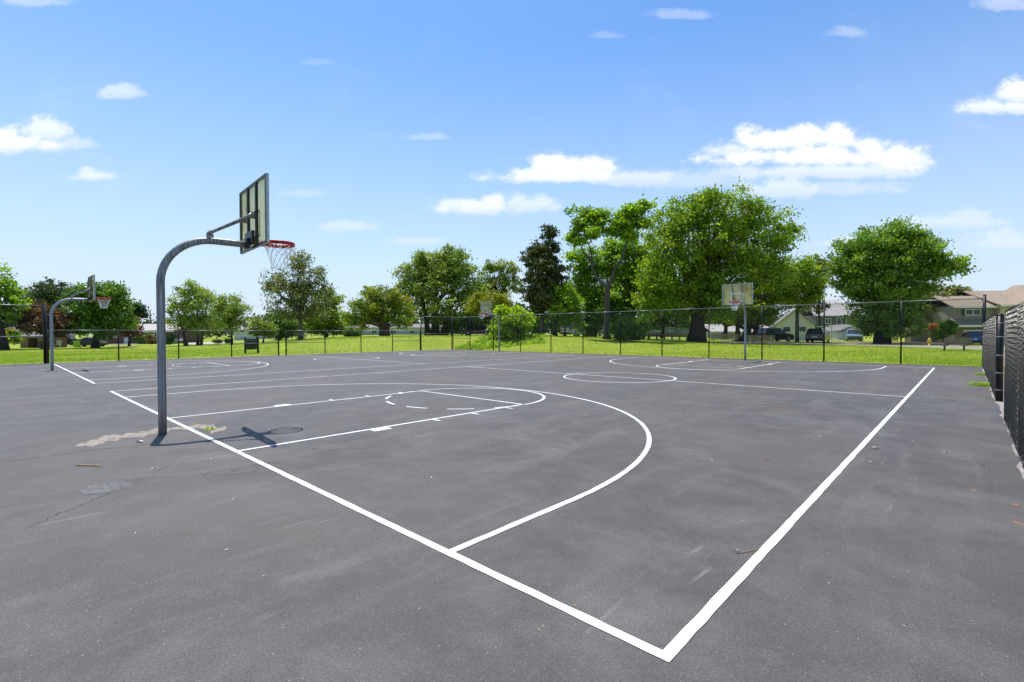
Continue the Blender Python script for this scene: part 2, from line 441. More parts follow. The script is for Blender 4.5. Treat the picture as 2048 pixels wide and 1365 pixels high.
# worn sandy strip that crosses the asphalt at the hoop pole
def blob(name, pts, mat, z, jit=.03, sub=6, seed=1):
    rnd = random.Random(seed); out = []
    for i in range(len(pts)):
        a, b = pts[i], pts[(i+1) % len(pts)]
        for k in range(sub):
            t = k/sub; out.append((a[0]+(b[0]-a[0])*t+rnd.uniform(-jit, jit), a[1]+(b[1]-a[1])*t+rnd.uniform(-jit, jit), z))
    mb = MB(); mb.add(out, [tuple(range(len(out)))])
    me = mb.mesh(name, mat)
    if me.polygons[0].normal.z < 0: me.flip_normals()
    return struct(link(name, me))
def g0(u, v):
    d = FW+(u-1024)/F*RT+(682.5-v)/F*UP; k = -CAM[2]/d[2]; p = CAM+d*k; return (p[0], p[1])
def worn_mat(name, col, lo, hi, sc):
    m, nt, b = newmat(name); co = coords(nt); n = noise(nt, co, sc, 6, .7); n2 = noise(nt, co, 90, 3, .75)
    c = mixc(nt, maprange(nt, n, lo, hi), (.060, .057, .056), col)
    c = mixc(nt, 1., c, mixc(nt, maprange(nt, n2, .37, .63), (.6, .6, .6), (1.4, 1.4, 1.4)), 'MULTIPLY')
    L(nt, c, b.inputs['Base Color']); b.inputs['Roughness'].default_value = .9; bump(nt, b, n2, .5, .006); return m
def band(name, up, lo, mat, z, seed, n=70):
    rnd = random.Random(seed); up = np.array([g0(*q) for q in up]); lo = np.array([g0(*q) for q in lo]); mb = MB(); v = []
    for i in range(n+1):
        t = i/n
        a = np.array([np.interp(t, np.linspace(0, 1, len(up)), up[:, k]) for k in (0, 1)]); b = np.array([np.interp(t, np.linspace(0, 1, len(lo)), lo[:, k]) for k in (0, 1)])
        d = b-a; wv = lambda o: .16*math.sin(t*23+o)+.12*math.sin(t*51+2*o)+.10*math.sin(t*97+3*o)+rnd.uniform(-.07, .07)
        a = a+d*wv(seed); b = b-d*wv(seed+2.1)
        for m in (0, .5, 1): q = a+(b-a)*m; v.append((q[0], q[1], z))
    mb.add(v, [(3*i+k, 3*i+k+3, 3*i+k+4, 3*i+k+1) for i in range(n) for k in (0, 1)]); me = mb.mesh(name, mat)
    if me.polygons[0].normal.z < 0: me.flip_normals()
    return struct(link(name, me))
band('worn_strip', [(150, 890), (200, 876), (255, 867), (318, 858), (360, 854), (400, 850), (440, 853), (456, 856)], [(152, 894), (200, 889), (255, 877), (318, 866), (360, 859), (400, 857), (425, 866), (446, 862)], worn_mat('worn_sandy_strip', (.30, .255, .20), .34, .56, 9), .002, 7, 160)
blob('worn_patch', [g0(*q) for q in [(162, 982), (180, 974), (215, 967), (250, 963), (272, 967), (262, 974), (235, 982), (200, 989), (172, 990)]], worn_mat('scuffed_asphalt', (.135, .131, .127), .32, .6, 14), .002, .025, 6, 4)
def crack(pts, w, seed):
    rnd = random.Random(seed); mb = MB(); out = []
    for a, b in zip(pts[:-1], pts[1:]):
        for k in range(14): out.append((a[0]+(b[0]-a[0])*k/14+rnd.uniform(-.022, .022), a[1]+(b[1]-a[1])*k/14+rnd.uniform(-.022, .022)))
    strip(mb, out, w, .0025); struct(mb.obj('asphalt_crack', CRK))
CRK = simple('crack_filler', (.034, .032, .031), .9)
crack([g0(-40, 932), g0(60, 918), g0(150, 905), g0(235, 896), g0(300, 888)], .009, 1)
crack([g0(60, 1055), g0(117, 1029), g0(210, 990), g0(290, 955), g0(350, 925)], .0035, 2)
crack([g0(640, 905), g0(690, 897), g0(740, 899)], .006, 3)
crack([g0(1210, 865), g0(1260, 858), g0(1330, 849)], .006, 4)
for i, (u_, v_, l_) in enumerate([(2030, 1010, .05), (2037, 1047, .055), (1946, 981, .03)]):
    x, y = g0(u_, v_); blob('paint_scrape', [(x-l_*.75, y+l_*.6), (x+.012, y+.012), (x+l_*.75, y-l_*.6), (x-.012, y-.010)], M['redpaint'], .002, .006, 4, i)
# rough concrete footing along the right-hand fence
rf = [(9.05, 27.0)]; rnd = random.Random(5)
pts = [(9.155+rnd.uniform(-.035, .035), y) for y in np.arange(-6, 27.0, .45)]
pts += [(9.62, 26.9), (9.62, -6)]
blob('concrete_edge', pts, M['concrete'], .003, .012, 3, 9)
pts = [(9.66, -6), (10.9, -6), (11.0, 20), (11.2, 44), (9.9, 44), (9.66, 26.9)]
mbp = MB(); mbp.add([(x, y, TZ(x, y)+.03) for x, y in pts], [tuple(range(6))]); struct(mbp.obj('path', M['path']))

def ribbon(name, pts, mat, lift=.03):
    "pts: list of ((x,y),(x,y)) cross pairs, draped on the terrain"
    mb = MB(); v = []; n = 0
    for i in range(len(pts)-1):
        for k in range(12 if i < len(pts)-2 else 13):
            t = k/12; n += 1
            for e in (0, 1):
                for m in ((0., .34, .67) if e == 0 else (1.,)):
                    pa = [pts[i][0][q]+(pts[i+1][0][q]-pts[i][0][q])*t for q in (0, 1)]; pb = [pts[i][1][q]+(pts[i+1][1][q]-pts[i][1][q])*t for q in (0, 1)]
                    x, y = pa[0]+(pb[0]-pa[0])*m, pa[1]+(pb[1]-pa[1])*m; v.append((x, y, TZ(x, y)+lift))
    f = [(4*i+j, 4*i+j+1, 4*i+j+5, 4*i+j+4) for i in range(n-1) for j in range(3)]
    mb.add(v, f); me = mb.mesh(name, mat)
    if me.polygons[0].normal.z < 0: me.flip_normals()
    return struct(link(name, me))
def gp(u, v):
    "pixel -> point on the terrain"
    lo, hi = 3., 400.
    D = 10.
    for D in np.arange(20, 260, .25):
        p = P(u, v, D)
        if p[2] <= TZ(p[0], p[1]): break
    return (p[0], p[1])
ribbon('road', [(gp(1440, 688), gp(1440, 684)), (gp(1565, 689.5), gp(1565, 685)), (gp(1700, 692), gp(1700, 686)), (gp(1800, 695), gp(1800, 689)), (gp(1964, 701), gp(1964, 693)), (gp(2200, 712), gp(2200, 700))], M['road'])
ribbon('kerb', [(gp(1440, 683), gp(1440, 682)), (gp(1700, 685), gp(1700, 683.8)), (gp(1964, 691.5), gp(1964, 690)), (gp(2200, 697), gp(2200, 695.5))], simple('red_brown_kerb', (.22, .11, .08), .9), .05)
ribbon('driveway', [(XY(372, 84), XY(380, 100)), (XY(420, 82), XY(415, 97)), (XY(462, 80), XY(470, 90))], simple('pale_concrete_drive', (.50, .46, .42), .9, 0, .1, 3), .05)
ribbon('pavement', [(gp(60, 691.5), gp(60, 689.5)), (gp(150, 691), gp(150, 688.5)), (gp(275, 690), gp(275, 688))], M['road'], .05)

# ------------------------------------------------------------------ basketball hoops
def make_hoop():
    t = thing('basketball_hoop', '', 'basketball hoop')
    S = M['steel_old']
    # one gooseneck tube from the ground to the backboard; local origin at the pole foot, +y towards the court
    rb = .70; zt = 2.985; pts = [(0, 0, -.05), (0, 0, .7), (0, 0, 1.5)]
    for i in range(0, 13):
        a = math.pi/2*i/12; pts.append((0, rb*(1-math.cos(a)), zt-rb+rb*math.sin(a)))
    pts += [(0, 1.0, zt), (0, 1.18, zt)]
    mb = MB(); mb.tube(pts, .055, 20); mb.obj('pole', S, t, True)
    yb = 1.26                                            # front face of the board is yb+.05
    w, z0, z1 = .76, 2.93, 4.01
    mb = MB(); mb.box(-w+.03, w-.03, yb+.030, yb+.042, z0+.03, z1-.03); board = mb.obj('backboard', M['panel'], t)
    mb = MB()
    fw_, fd0, fd1 = .035, yb+.006, yb+.05
    mb.box(-w, -w+fw_, fd0, fd1, z0, z1); mb.box(w-fw_, w, fd0, fd1, z0, z1)
    mb.box(-w+fw_, w-fw_, fd0, fd1, z0, z0+fw_); mb.box(-w+fw_, w-fw_, fd0, fd1, z1-fw_, z1)
    for s in (-1, 1):
        for i in range(5):
            z = z0+.1+i*(z1-z0-.2)/4
            mb.tube([(s*w, yb+.028, z), (s*(w+.008), yb+.028, z)], .010, 8)
    fr = mb.obj('frame', M['alu'], board, bevel=.004)
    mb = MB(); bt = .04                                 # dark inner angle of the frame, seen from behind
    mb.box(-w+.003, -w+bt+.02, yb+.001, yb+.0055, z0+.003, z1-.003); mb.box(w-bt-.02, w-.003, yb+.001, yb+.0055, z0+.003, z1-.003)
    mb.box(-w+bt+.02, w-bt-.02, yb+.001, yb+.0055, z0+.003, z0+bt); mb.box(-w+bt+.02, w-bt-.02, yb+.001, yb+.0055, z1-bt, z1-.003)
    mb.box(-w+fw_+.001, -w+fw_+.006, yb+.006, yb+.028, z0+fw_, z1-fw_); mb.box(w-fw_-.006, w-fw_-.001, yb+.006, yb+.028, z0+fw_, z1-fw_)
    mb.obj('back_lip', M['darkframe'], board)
    for s in (-1, 1):
        mb = MB(); mb.box(s*.235-.028, s*.235+.028, yb-.012, yb+.028, z0+fw_+.002, z1-fw_-.002); mb.obj('upright', M['darkframe'], board, bevel=.003)
    mb = MB(); q = .30; tq0, tq1 = 3.09, 3.54; lw = .05; yf0, yf1 = yb+.0425, yb+.0455
    mb.box(-q, -q+lw, yf0, yf1, tq0, tq1); mb.box(q-lw, q, yf0, yf1, tq0, tq1); mb.box(-q+lw, q-lw, yf0, yf1, tq1-lw, tq1); mb.box(-q+lw, q-lw, yf0, yf1, tq0, tq0+lw)
    mb.obj('target_square', M['white'], board)
    mb = MB(); mb.box(-.20, .20, yb-.060, yb-.013, z0+.045, z0+.27); mb.box(-.085, .085, yb-.11, yb-.061, z0-.01, z0+.16)
    mb.obj('mounting_bracket', M['darkframe'], t, bevel=.006)
    for s in (-1, 1):
        a = np.array([s*.03, .62, 3.09]); b = np.array([s*.225, yb-.05, 3.45]); mb = MB()
        d = b-a
        mb.tube([a, a+d*.04, a+d*.10, a+d*.2, a+d*.80, a+d*.9, b], [.016, .032, .024, .021, .021, .030, .034], 10)
        mb.box(b[0]-.04, b[0]+.04, yb-.07, yb-.013, b[2]-.06, b[2]+.055)
        mb.obj('support_strut', S, t, True)
    mb = MB(); mb.box(-.012, .012, .60, .70, zt+.05, 3.095); mb.ring((0, .62, 3.09), .028, .010, 14, 6, 'y'); mb.obj('strut_lug', M['steel'], t)
    rc = np.array([0, yb+.05+.15+.228, 3.07])
    mb = MB()
    for dz, rr in ((0, .236), (-.034, .240)): mb.ring(rc+np.array([0, 0, dz]), rr, .0145, 40, 10)
    mb.box(-.10, .10, yb+.051, yb+.063, 2.955, 3.085); mb.box(-.085, .085, yb+.063, yb+.225, 3.055, 3.069)
    for s in (-1, 1):
        mb.add([(s*.09, yb+.063, 2.965), (s*.09, yb+.063, 3.055), (s*.10, rc[1]-.19, 3.055), (s*.10, rc[1]-.19, 3.025), (s*.094, yb+.063, 2.965), (s*.094, yb+.063, 3.055), (s*.104, rc[1]-.19, 3.055), (s*.104, rc[1]-.19, 3.025)],
               [(0, 1, 2, 3), (7, 6, 5, 4), (0, 4, 5, 1), (3, 2, 6, 7), (0, 3, 7, 4)])
        mb.tube([(s*.16, yb+.06, 2.995), (s*.19, rc[1]-.13, 3.037)], .011, 8)
    # closed skirt between the two rings
    n = 40; v = []; f = []
    for i in range(n):
        a = 2*math.pi*i/n
        for z in (rc[2]-.004, rc[2]-.03): v.append((rc[0]+.238*math.cos(a), rc[1]+.238*math.sin(a), z))
    for i in range(n): f.append((2*i, 2*i+1, 2*((i+1) % n)+1, 2*((i+1) % n)))
    mb.add(v, f)
    rim = mb.obj('rim', M['red'], t, True)
    mb = MB(); lev = [(-.045, .228), (-.12, .205), (-.20, .175), (-.285, .148), (-.37, .130), (-.43, .128)]; K = 12; rn = random.Random(2)
    def npt(l, k): 
        a = 2*math.pi*(k+.5*(l % 2))/K; r = lev[l][1]+rn.uniform(-.006, .006); return (rc[0]+r*math.cos(a), rc[1]+r*math.sin(a), rc[2]+lev[l][0]+rn.uniform(-.006, .006))
    grid = [[npt(l, k) for k in range(K)] for l in range(len(lev))]
    for l in range(len(lev)-1):
        for k in range(K):
            kk = (k+1) % K if l % 2 else (k-1) % K
            for q in (k, kk): mb.tube([grid[l][k], grid[l+1][q]], .0040 if l else .0055, 4, False)
    for k in range(K):
        a = 2*math.pi*k/K; mb.tube([(rc[0]+.225*math.cos(a), rc[1]+.225*math.sin(a), rc[2]-.03), grid[0][k]], .007, 4, False)
    for k in range(K): mb.tube([grid[-1][k], grid[-1][(k+1) % K]], .004, 4, False)
    mb.obj('net', M['net'], rim)
    return t
h0 = make_hoop()
h0['label'] = 'nearest tall basketball hoop, its steel gooseneck pole streaked and its panel stained'
h0.location = (-.13, -.385, 0); h0.rotation_euler.z = R(-4)
def hoop_copy(loc, rz, label):
    h = copy_tree(h0); h.location = loc; h.rotation_euler.z = rz; h['label'] = label
    for o in (h0, h): o['group'] = 'basketball hoops at the court ends'
    for ch in h.children:
        if ch.name.startswith('pole') or ch.name.startswith('support'):
            ch.data = ch.data.copy(); ch.data.materials[0] = M['steel']
    return h
hoop_copy((-18.95, -.42, 0), R(1), 'basketball hoop at the left, seen edge on beside the tall corner fence post')
hoop_copy((-.03, 25.55, 0), R(180), 'basketball hoop before the two park benches, panel seen from the front')
hoop_copy((-19.2, 26.15, 0), R(170), 'smallest basketball hoop, far off in front of the bright yellow-green bush')

# ------------------------------------------------------------------ chain link fences
WIRE = {}
def wire_panel(w, h, rad=.0024, pitch=.0707, off=0.):
    key = (round(w, 2), round(h, 2), rad)
    if key in WIRE: return WIRE[key]
    w, h = key[0], key[1]; mb = MB()
    def clipline(c, s):
        # line z = s*(x) + c inside [0,w]x[0,h]
        pts = []
        xs = sorted([(0-c)/s, (h-c)/s]); x0, x1 = max(0, xs[0]), min(w, xs[1])
        if x1-x0 < .01: return None
        return (x0, s*x0+c), (x1, s*x1+c)
    V = []; Fc = []
    for s in (1, -1):
        c = -w if s > 0 else 0
        end = h if s > 0 else h+w
        c += pitch/2
        yo = off if s > 0 else -off
        while c < end:
            r = clipline(c, s)
            if r:
                (xa, za), (xb, zb) = r; o = len(V)
                nx, nz = -s/math.sqrt(2), 1/math.sqrt(2)
                for (x, z) in ((xa, za), (xb, zb)):
                    for (k, y) in ((1, 0), (-.5, .866), (-.5, -.866)): V.append((x+nx*k*rad, yo+y*rad, z+nz*k*rad))
                for j in range(3): Fc.append((o+j, o+(j+1) % 3, o+3+(j+1) % 3, o+3+j))
            c += pitch
    mb.add(V, Fc); me = mb.mesh('chain_link', M['vinyl']); WIRE[key] = me; return me
def woven_panel(w, h, rad=.0027, pitch=.0707, amp=.0055):
    "chain link close up: every wire passes in front of one crossing wire and behind the next"
    w, h = round(w, 2), round(h, 2); key = ('woven', w, h)
    if key in WIRE: return WIRE[key]
    mb = MB(); st = pitch/2
    for s in (1, -1):
        c = (-w if s > 0 else 0)+pitch/2; end = h if s > 0 else h+w; li = 0
        while c < end:
            xs = sorted([(0-c)/s, (h-c)/s]); x0, x1 = max(0, xs[0]), min(w, xs[1])
            if x1-x0 > .02:
                n = max(2, int((x1-x0)/st)); k0 = int(x0/st)
                pts = [(x0+(x1-x0)*i/n, s*amp*(1 if (k0+i+li) % 2 else -1), s*(x0+(x1-x0)*i/n)+c) for i in range(n+1)]
                mb.tube(pts, rad, 5, False)
            c += pitch; li += 1
    me = mb.mesh('chain_link', M['vinyl_gloss'], True); WIRE[key] = me; return me
def post(parent, x, y, h, r, cap=True, z0=-.05):
    mb = MB(); mb.tube([(0, 0, z0), (0, 0, h)], r, 12)
    if cap: mb.sphere((0, 0, h), r*1.1, r*1.1, r*.7, 10, 6)
    o = mb.obj('post', M['vinyl'], parent, True); o.location = (x, y, 0); return o
def fence(label, pts, h, pr, ends=(.045, .045), rails=(), rad=.0036, off=0., rail_r=.021, tall=None, bands=False, toprail=True):
    "pts: post positions along the fence; the thing's origin is the first post"
    o = pts[0]; t = thing('chain_link_fence', label, 'fence', (o[0], o[1], 0))
    for i, p in enumerate(pts):
        r = ends[0] if i == 0 else ends[1] if i == len(pts)-1 else pr
        ps = post(t, p[0]-o[0], p[1]-o[1], h+.02+(tall or 0)*(i in (0, len(pts)-1)), r)
        if bands and r > pr:
            for z in (.25, .62, 1.0, 1.4, 1.7):
                mb = MB(); mb.ring((0, 0, z), r, .008, 14, 6); mb.obj('tension_band', M['rim'], ps)
    for i in range(len(pts)-1):
        a, b = np.array(pts[i]), np.array(pts[i+1]); d = np.linalg.norm(b-a); ang = math.atan2(b[1]-a[1], b[0]-a[0])
        m = link('mesh_panel', (woven_panel(d-2*pr if i == 0 else d, h+.02) if bands else wire_panel(d-2*pr, h-.03, rad, .0707, off)), t, (a[0]-o[0]+pr*math.cos(ang)-(pr+.012)*bands, a[1]-o[1]+pr*math.sin(ang), .03)); m.rotation_euler.z = ang
        # selvage knuckles along the top of the mesh
        for z in ([h] if toprail else [])+([q[0] for q in rails if q[1] is None or i in q[1]]):
            mb = MB(); mb.tube([(0, 0, 0), (d-2*pr, 0, 0)], rail_r, 10)
            rl = mb.obj('rail', M['vinyl_rail'], t, True); rl.location = (a[0]-o[0]+pr*math.cos(ang), a[1]-o[1]+pr*math.sin(ang), z); rl.rotation_euler.z = ang
    return t
def y_at_x(u, x):
    d = FW+(u-1024)/F*RT; k = (x-CAM[0])/d[0]; return CAM[1]+d[1]*k
def x_at_y(u, y):
    d = FW+(u-1024)/F*RT; k = (y-CAM[1])/d[1]; return CAM[0]+d[0]*k
XL, YB, XR = -26.05, 27.02, 9.21
def lp(us): return [(XL, y_at_x(u, XL)) for u in us]
back = [(XL, YB)]+[(x_at_y(u, YB), YB) for u in (940, 987, 1041, 1102, 1166, 1241, 1324, 1418, 1524, 1648, 1802)]+[(XR, YB)]
corner = lp([842])+[(XL, YB-.14)]
fence('tall black chain link fence along the back of both courts, under the trees', back, 2.93, .034, (.05, .055), rails=((1.02, (0, 11)),), rail_r=.022, tall=.12)
fence('single tall black chain link bay at the far corner, joining the low fence', corner, 2.95, .034, (.045, .038), rails=((1.45, None),), rail_r=.022)
fence('low black chain link fence from the left corner post to the opening beside the bin', lp([96, 237, 357, 463, 557]), 1.70, .034, (.034, .05), rails=((.86, (3,)),), tall=0)
fence('low black chain link fence between the grass opening and the tall corner bay', lp([572, 650, 722, 785])+[(XL, lp([842])[0][1]-.09)], 1.70, .034, (.05, .034), rails=((.86, (0, 3)),))
ya = y_at_x(93, XL)-.06
fence('tall black chain link backstop at the left edge with two pale rails', [(XL+.2, ya), (XL+.2, ya-3), (XL+.2, ya-6)], 2.95, .034, (.075, .034), rails=((1.38, None),), rail_r=.024, tall=.06)
fence('near section of black chain link fence running out of the photo at the right edge', [(XR, 9.55)]+[(XR, 9.55-3.05*k) for k in range(1, 6)], 1.80, .038, (.05, .05), rad=.0042, off=.007, bands=True)
fence('black chain link fence receding along the right side to the tall corner post', [(XR, 12.75), (XR, 15.6), (XR, 18.5), (XR, 21.4), (XR, 24.2), (XR, 26.88)], 1.84, .038, (.062, .04), rad=.0042, off=.007, bands=True)

# ------------------------------------------------------------------ trees
def leaf_mesh(name, centers, size, tint, mat, up=.35, rng=None, aspect=1.7):
    "one kite-shaped leaf spray per centre"
    n = len(centers); c = np.asarray(centers, np.float32)
    nrm = rng.normal(size=(n, 3)); nrm[:, 2] += up*2; nrm /= np.linalg.norm(nrm, axis=1)[:, None]
    a = rng.normal(size=(n, 3)); a -= nrm*np.sum(a*nrm, 1)[:, None]; a /= np.linalg.norm(a, axis=1)[:, None]
    b = np.cross(nrm, a); s = (size*rng.uniform(.6, 1.35, n))[:, None]
    L_, W_ = s*.5*aspect, s*.5
    bend = nrm*s*.18
    v = np.empty((n, 4, 3), np.float32)
    v[:, 0] = c-a*L_-bend; v[:, 1] = c+b*W_+a*L_*.1; v[:, 2] = c+a*L_-bend; v[:, 3] = c-b*W_+a*L_*.1
    me = bpy.data.meshes.new(name); me.vertices.add(4*n); me.vertices.foreach_set('co', v.ravel())
    me.loops.add(4*n); me.loops.foreach_set('vertex_index', np.arange(4*n, dtype=np.int32))
    me.polygons.add(n); me.polygons.foreach_set('loop_start', np.arange(0, 4*n, 4, dtype=np.int32))
    try: me.polygons.foreach_set('loop_total', np.full(n, 4, np.int32))
    except Exception: pass
    at = me.attributes.new('tint', 'FLOAT', 'FACE'); at.data.foreach_set('value', np.clip(tint, 0, 1).astype(np.float32))
    me.materials.append(mat); me.update(calc_edges=True); return me

def crown_points(lobes, n, rng, csize, per, fill=.55, flat=.7):
    "clusters of leaf sprays spread through the lobes (ellipsoids); returns points, tints, cluster centres"
    lob = np.array(lobes, float); vol = (lob[:, 3]*lob[:, 4]*lob[:, 5])**.72; pr = vol/vol.sum()
    nc = max(6, n//per); idx = rng.choice(len(lob), nc, p=pr)
    d = rng.normal(size=(nc, 3)); d /= np.linalg.norm(d, axis=1)[:, None]
    r = rng.uniform(0, 1, nc)**(1/(3*fill+.9)); r *= 1+rng.normal(0, .07, nc)
    cc = lob[idx, :3]+d*r[:, None]*lob[idx, 3:6]
    ct = rng.uniform(.15, .95, nc)
    k = rng.poisson(per, nc).clip(3); rep = np.repeat(np.arange(nc), k)
    cs = csize*rng.uniform(.55, 1.35, nc)
    off = rng.normal(size=(len(rep), 3))*np.array([1, 1, flat])*.5*cs[rep][:, None]
    return cc[rep]+off, ct[rep]+rng.normal(0, .16, len(rep)), cc

def limbs(mb, base, base_r, top, targets, rng, fork_z, spread=.5, nseg=5, r_tip=.02):
    "trunk to the fork, then limbs curving out to the targets"
    base = np.array(base, float); top = np.array(top, float)
    K = 9; tr = []; rr = []
    wob = rng.normal(0, .012, (K, 2))*np.linalg.norm(top-base)
    for i in range(K):
        t = i/(K-1); p = base+(top-base)*t
        if 0 < i < K-1: p[:2] += wob[i]*min(1, t*2)
        tr.append(p); flare = 1+.55*math.exp(-t*14)
        rr.append(max(r_tip, base_r*flare*(1-t)**.85))
    tr[0][2] -= .15
    mb.tube(tr, rr, 10)
    H = np.linalg.norm(top-base)
    for tg in targets:
        tg = np.array(tg, float)
        # leave the trunk below the target
        h = np.clip((tg[2]-base[2])*rng.uniform(.35, .62), fork_z, H*.86); t0 = h/H
        i = min(int(t0*(K-1)), K-2); fr = t0*(K-1)-i; s = tr[i]*(1-fr)+tr[i+1]*fr
        r0 = (rr[i]*(1-fr)+rr[i+1]*fr)*rng.uniform(.38, .6); r0 = max(r0, r_tip*1.6)
        ctrl = s*.45+tg*.55; ctrl[2] = s[2]*.4+tg[2]*.6+np.linalg.norm(tg-s)*.06; ctrl[:2] = s[:2]*.35+tg[:2]*.65
        pts = []; rs = []
        for k in range(nseg+1):
            t = k/nseg; q = s*(1-t)**2+ctrl*2*t*(1-t)+tg*t*t
            if 0 < k < nseg: q = q+rng.normal(0, .025, 3)*np.linalg.norm(tg-s)
            pts.append(q); rs.append(max(r_tip, r0*(1-t)**.9))
        mb.tube(pts, rs, 6, False)

LM = dict(
    bright=leaf_mat('leaf_bright_green', (0.060, 0.145, 0.008), (0.32, 0.47, 0.046), .46),
    oak=leaf_mat('leaf_oak_green', (0.048, 0.120, 0.008), (0.31, 0.44, 0.038), .46, c3=(.42, .44, .07)),
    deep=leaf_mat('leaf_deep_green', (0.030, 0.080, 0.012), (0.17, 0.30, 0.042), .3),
    maple=leaf_mat('leaf_maple_green', (.036, .095, .012), (.25, .39, .046), .4),
    olive=leaf_mat('leaf_olive_green', (0.065, 0.115, 0.018), (0.31, 0.41, 0.075), .4, c3=(.36, .38, .13)),
    dusty=leaf_mat('leaf_dusty_green', (0.050, 0.069, 0.022), (0.22, 0.27, 0.085), .34, c3=(.34, .26, .17)),
    yellow=leaf_mat('leaf_yellow_green', (0.09, 0.19, 0.007), (0.50, 0.62, 0.028), .45),
    cedar=leaf_mat('cedar_needles', (0.020, 0.042, 0.016), (0.15, 0.175, 0.055), .2, c3=(.10, .085, .03)),
    pine=leaf_mat('pine_needles', (0.019, 0.041, 0.017), (0.068, 0.112, 0.042), .15),
    copper=leaf_mat('copper_leaf', (0.050, 0.026, 0.014), (0.20, 0.115, 0.050), .3, c3=(.30, .12, .05)),
    orange=leaf_mat('orange_leaf', (0.192, 0.060, 0.014), (0.504, 0.182, 0.056), .3),
    far=leaf_mat('distant_leaf', (0.024, 0.046, 0.020), (0.091, 0.130, 0.052), .25),
    autumn=leaf_mat('leaf_turning', (0.060, 0.115, 0.012), (0.27, 0.36, 0.036), .4, c3=(.34, .24, .04)),
    weed=leaf_mat('weed_leaf', (0.13, 0.24, 0.012), (0.46, 0.60, 0.06), .45),
)
BM = dict(grey=bark_mat('grey_bark', (.060, .050, .042), (.19, .165, .145)), dark=bark_mat('dark_bark', (.018, .015, .012), (.062, .050, .040)), forked=bark_mat('dull_grey_bark', (.03, .025, .02), (.095, .082, .07)), brown=bark_mat('brown_bark', (.04, .028, .02), (.13, .09, .065)))

def tree(name, label, cat, u, D, lobes, n, leaf, mat, bark='dark', tw=None, top=None, csize=1.0, per=45, fork=.3, nl=26, up=.35, flat=.7, fill=.55, base_v=None, seed=None, stems=None, dz=0., dep=.85, group=None, aspect=1.7, dens=.72):
    """u, D: where the trunk stands; lobes: [(u, v, ru, rv[, depth offset px])] crown ellipses in photo pixels at that depth"""
    rng = np.random.default_rng(seed if seed is not None else int(u*7+D))
    x, y = XY(u, D); z = TZ(x, y)+dz
    t = thing(name, label, cat, (x, y, z), 0, group)
    k = D/F; lob = []
    for lb in lobes:
        lu, lv, ru, rv = lb[:4]; dd = (lb[4] if len(lb) > 4 else 0)*k
        p = P(lu, lv, D)+FWH*dd-np.array([x, y, z]); lob.append((p[0], p[1], p[2], ru*k*dep, ru*k*dep, rv*k))
    # lobes are ellipsoids that are round in plan: keep their width as seen
    lob = [(a, b, c, d/dep, e/dep, f) for a, b, c, d, e, f in lob]
    main = lob; lob = [(a, b, c, d*1.0, e*1.0, f*1.0) for a, b, c, d, e, f in main]
    for a, b, c, d, e, f in main:
        for _ in range(3):
            dv = rng.normal(size=3); dv[2] = abs(dv[2])*.9+.05 if rng.uniform() < .75 else dv[2]; dv /= np.linalg.norm(dv); q_ = rng.uniform(.30, .44)
            lob.append((a+dv[0]*d*.98, b+dv[1]*e*.98, c+dv[2]*f*.98, d*q_, e*q_, f*q_))
    if n > 5000: n, leaf = int(n*1.22), leaf*.87
    pts, tint, cc = crown_points(lob, int(n*dens*1.12), rng, csize*.78, per, fill, flat)
    pts[:, 2] = np.maximum(pts[:, 2], .15)
    zmax = max(l[2]+l[5]*.75 for l in lob)
    L0 = np.array(lob); cen = (L0[:, :3]*L0[:, 3:4]).sum(0)/L0[:, 3].sum()
    if tw:
        mb = MB(); r0 = tw*k/2
        if stems is None: stems = [(0, 1.)]
        for du, sc in stems:
            off = RTH*du*k
            tp = np.array([cen[0]*.6, cen[1]*.6, zmax*.93])+RTH*du*k*2.4
            tg = cc[rng.choice(len(cc), min(nl, len(cc)), replace=False)]
            if len(stems) > 1: tg = tg[::len(stems)]
            limbs(mb, off, r0*sc, tp, tg, rng, fork*zmax)
        mb.obj('trunk', BM[bark], t, True)
    link('crown', leaf_mesh('crown', pts, leaf, tint, mat, up, rng, aspect), t)
    return t

# --- left group
tree('leafy_tree', 'bright green tree cut off by the left edge of the photo', 'tree', 8, 62, [(-20, 590, 40, 48), (12, 622, 24, 38), (-5, 570, 24, 30), (-25, 640, 45, 32)], 9000, .24, LM['bright'], tw=12, csize=.9)
tree('pine_tree', 'dark spreading pine behind the left hoop, tallest crown left of the near pole', 'tree', 106, 120, [(106, 585, 36, 24), (80, 602, 26, 18), (135, 600, 24, 18), (105, 612, 40, 18)], 6500, .42, LM['far'], 'dark', tw=7, csize=1.8)
tree('pine_tree', 'grey green far pine between the left edge tree and the spreading pine', 'tree', 45, 130, [(40, 600, 24, 16), (28, 592, 14, 10), (62, 606, 20, 14), (40, 622, 36, 16)], 4500, .45, LM['far'], 'dark', tw=5, csize=1.8)
tree('copper_tree', 'dark copper leaved tree standing behind the tall left corner post', 'tree', 92, 66, [(88, 630, 40, 20), (70, 642, 30, 22), (110, 648, 32, 18), (95, 656, 44, 12)], 9000, .24, LM['copper'], 'dark', tw=7, csize=.9, dz=0)
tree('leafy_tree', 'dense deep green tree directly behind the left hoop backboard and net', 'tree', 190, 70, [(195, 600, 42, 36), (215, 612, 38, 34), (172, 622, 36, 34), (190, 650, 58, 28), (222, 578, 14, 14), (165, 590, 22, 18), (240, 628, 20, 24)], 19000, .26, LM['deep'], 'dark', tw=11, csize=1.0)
tree('copper_tree', 'small copper leaved tree in front of the white roofed ranch house', 'tree', 258, 78, [(258, 652, 20, 14), (248, 662, 18, 12), (270, 664, 14, 12)], 2800, .22, LM['copper'], 'dark', tw=4, csize=.8)
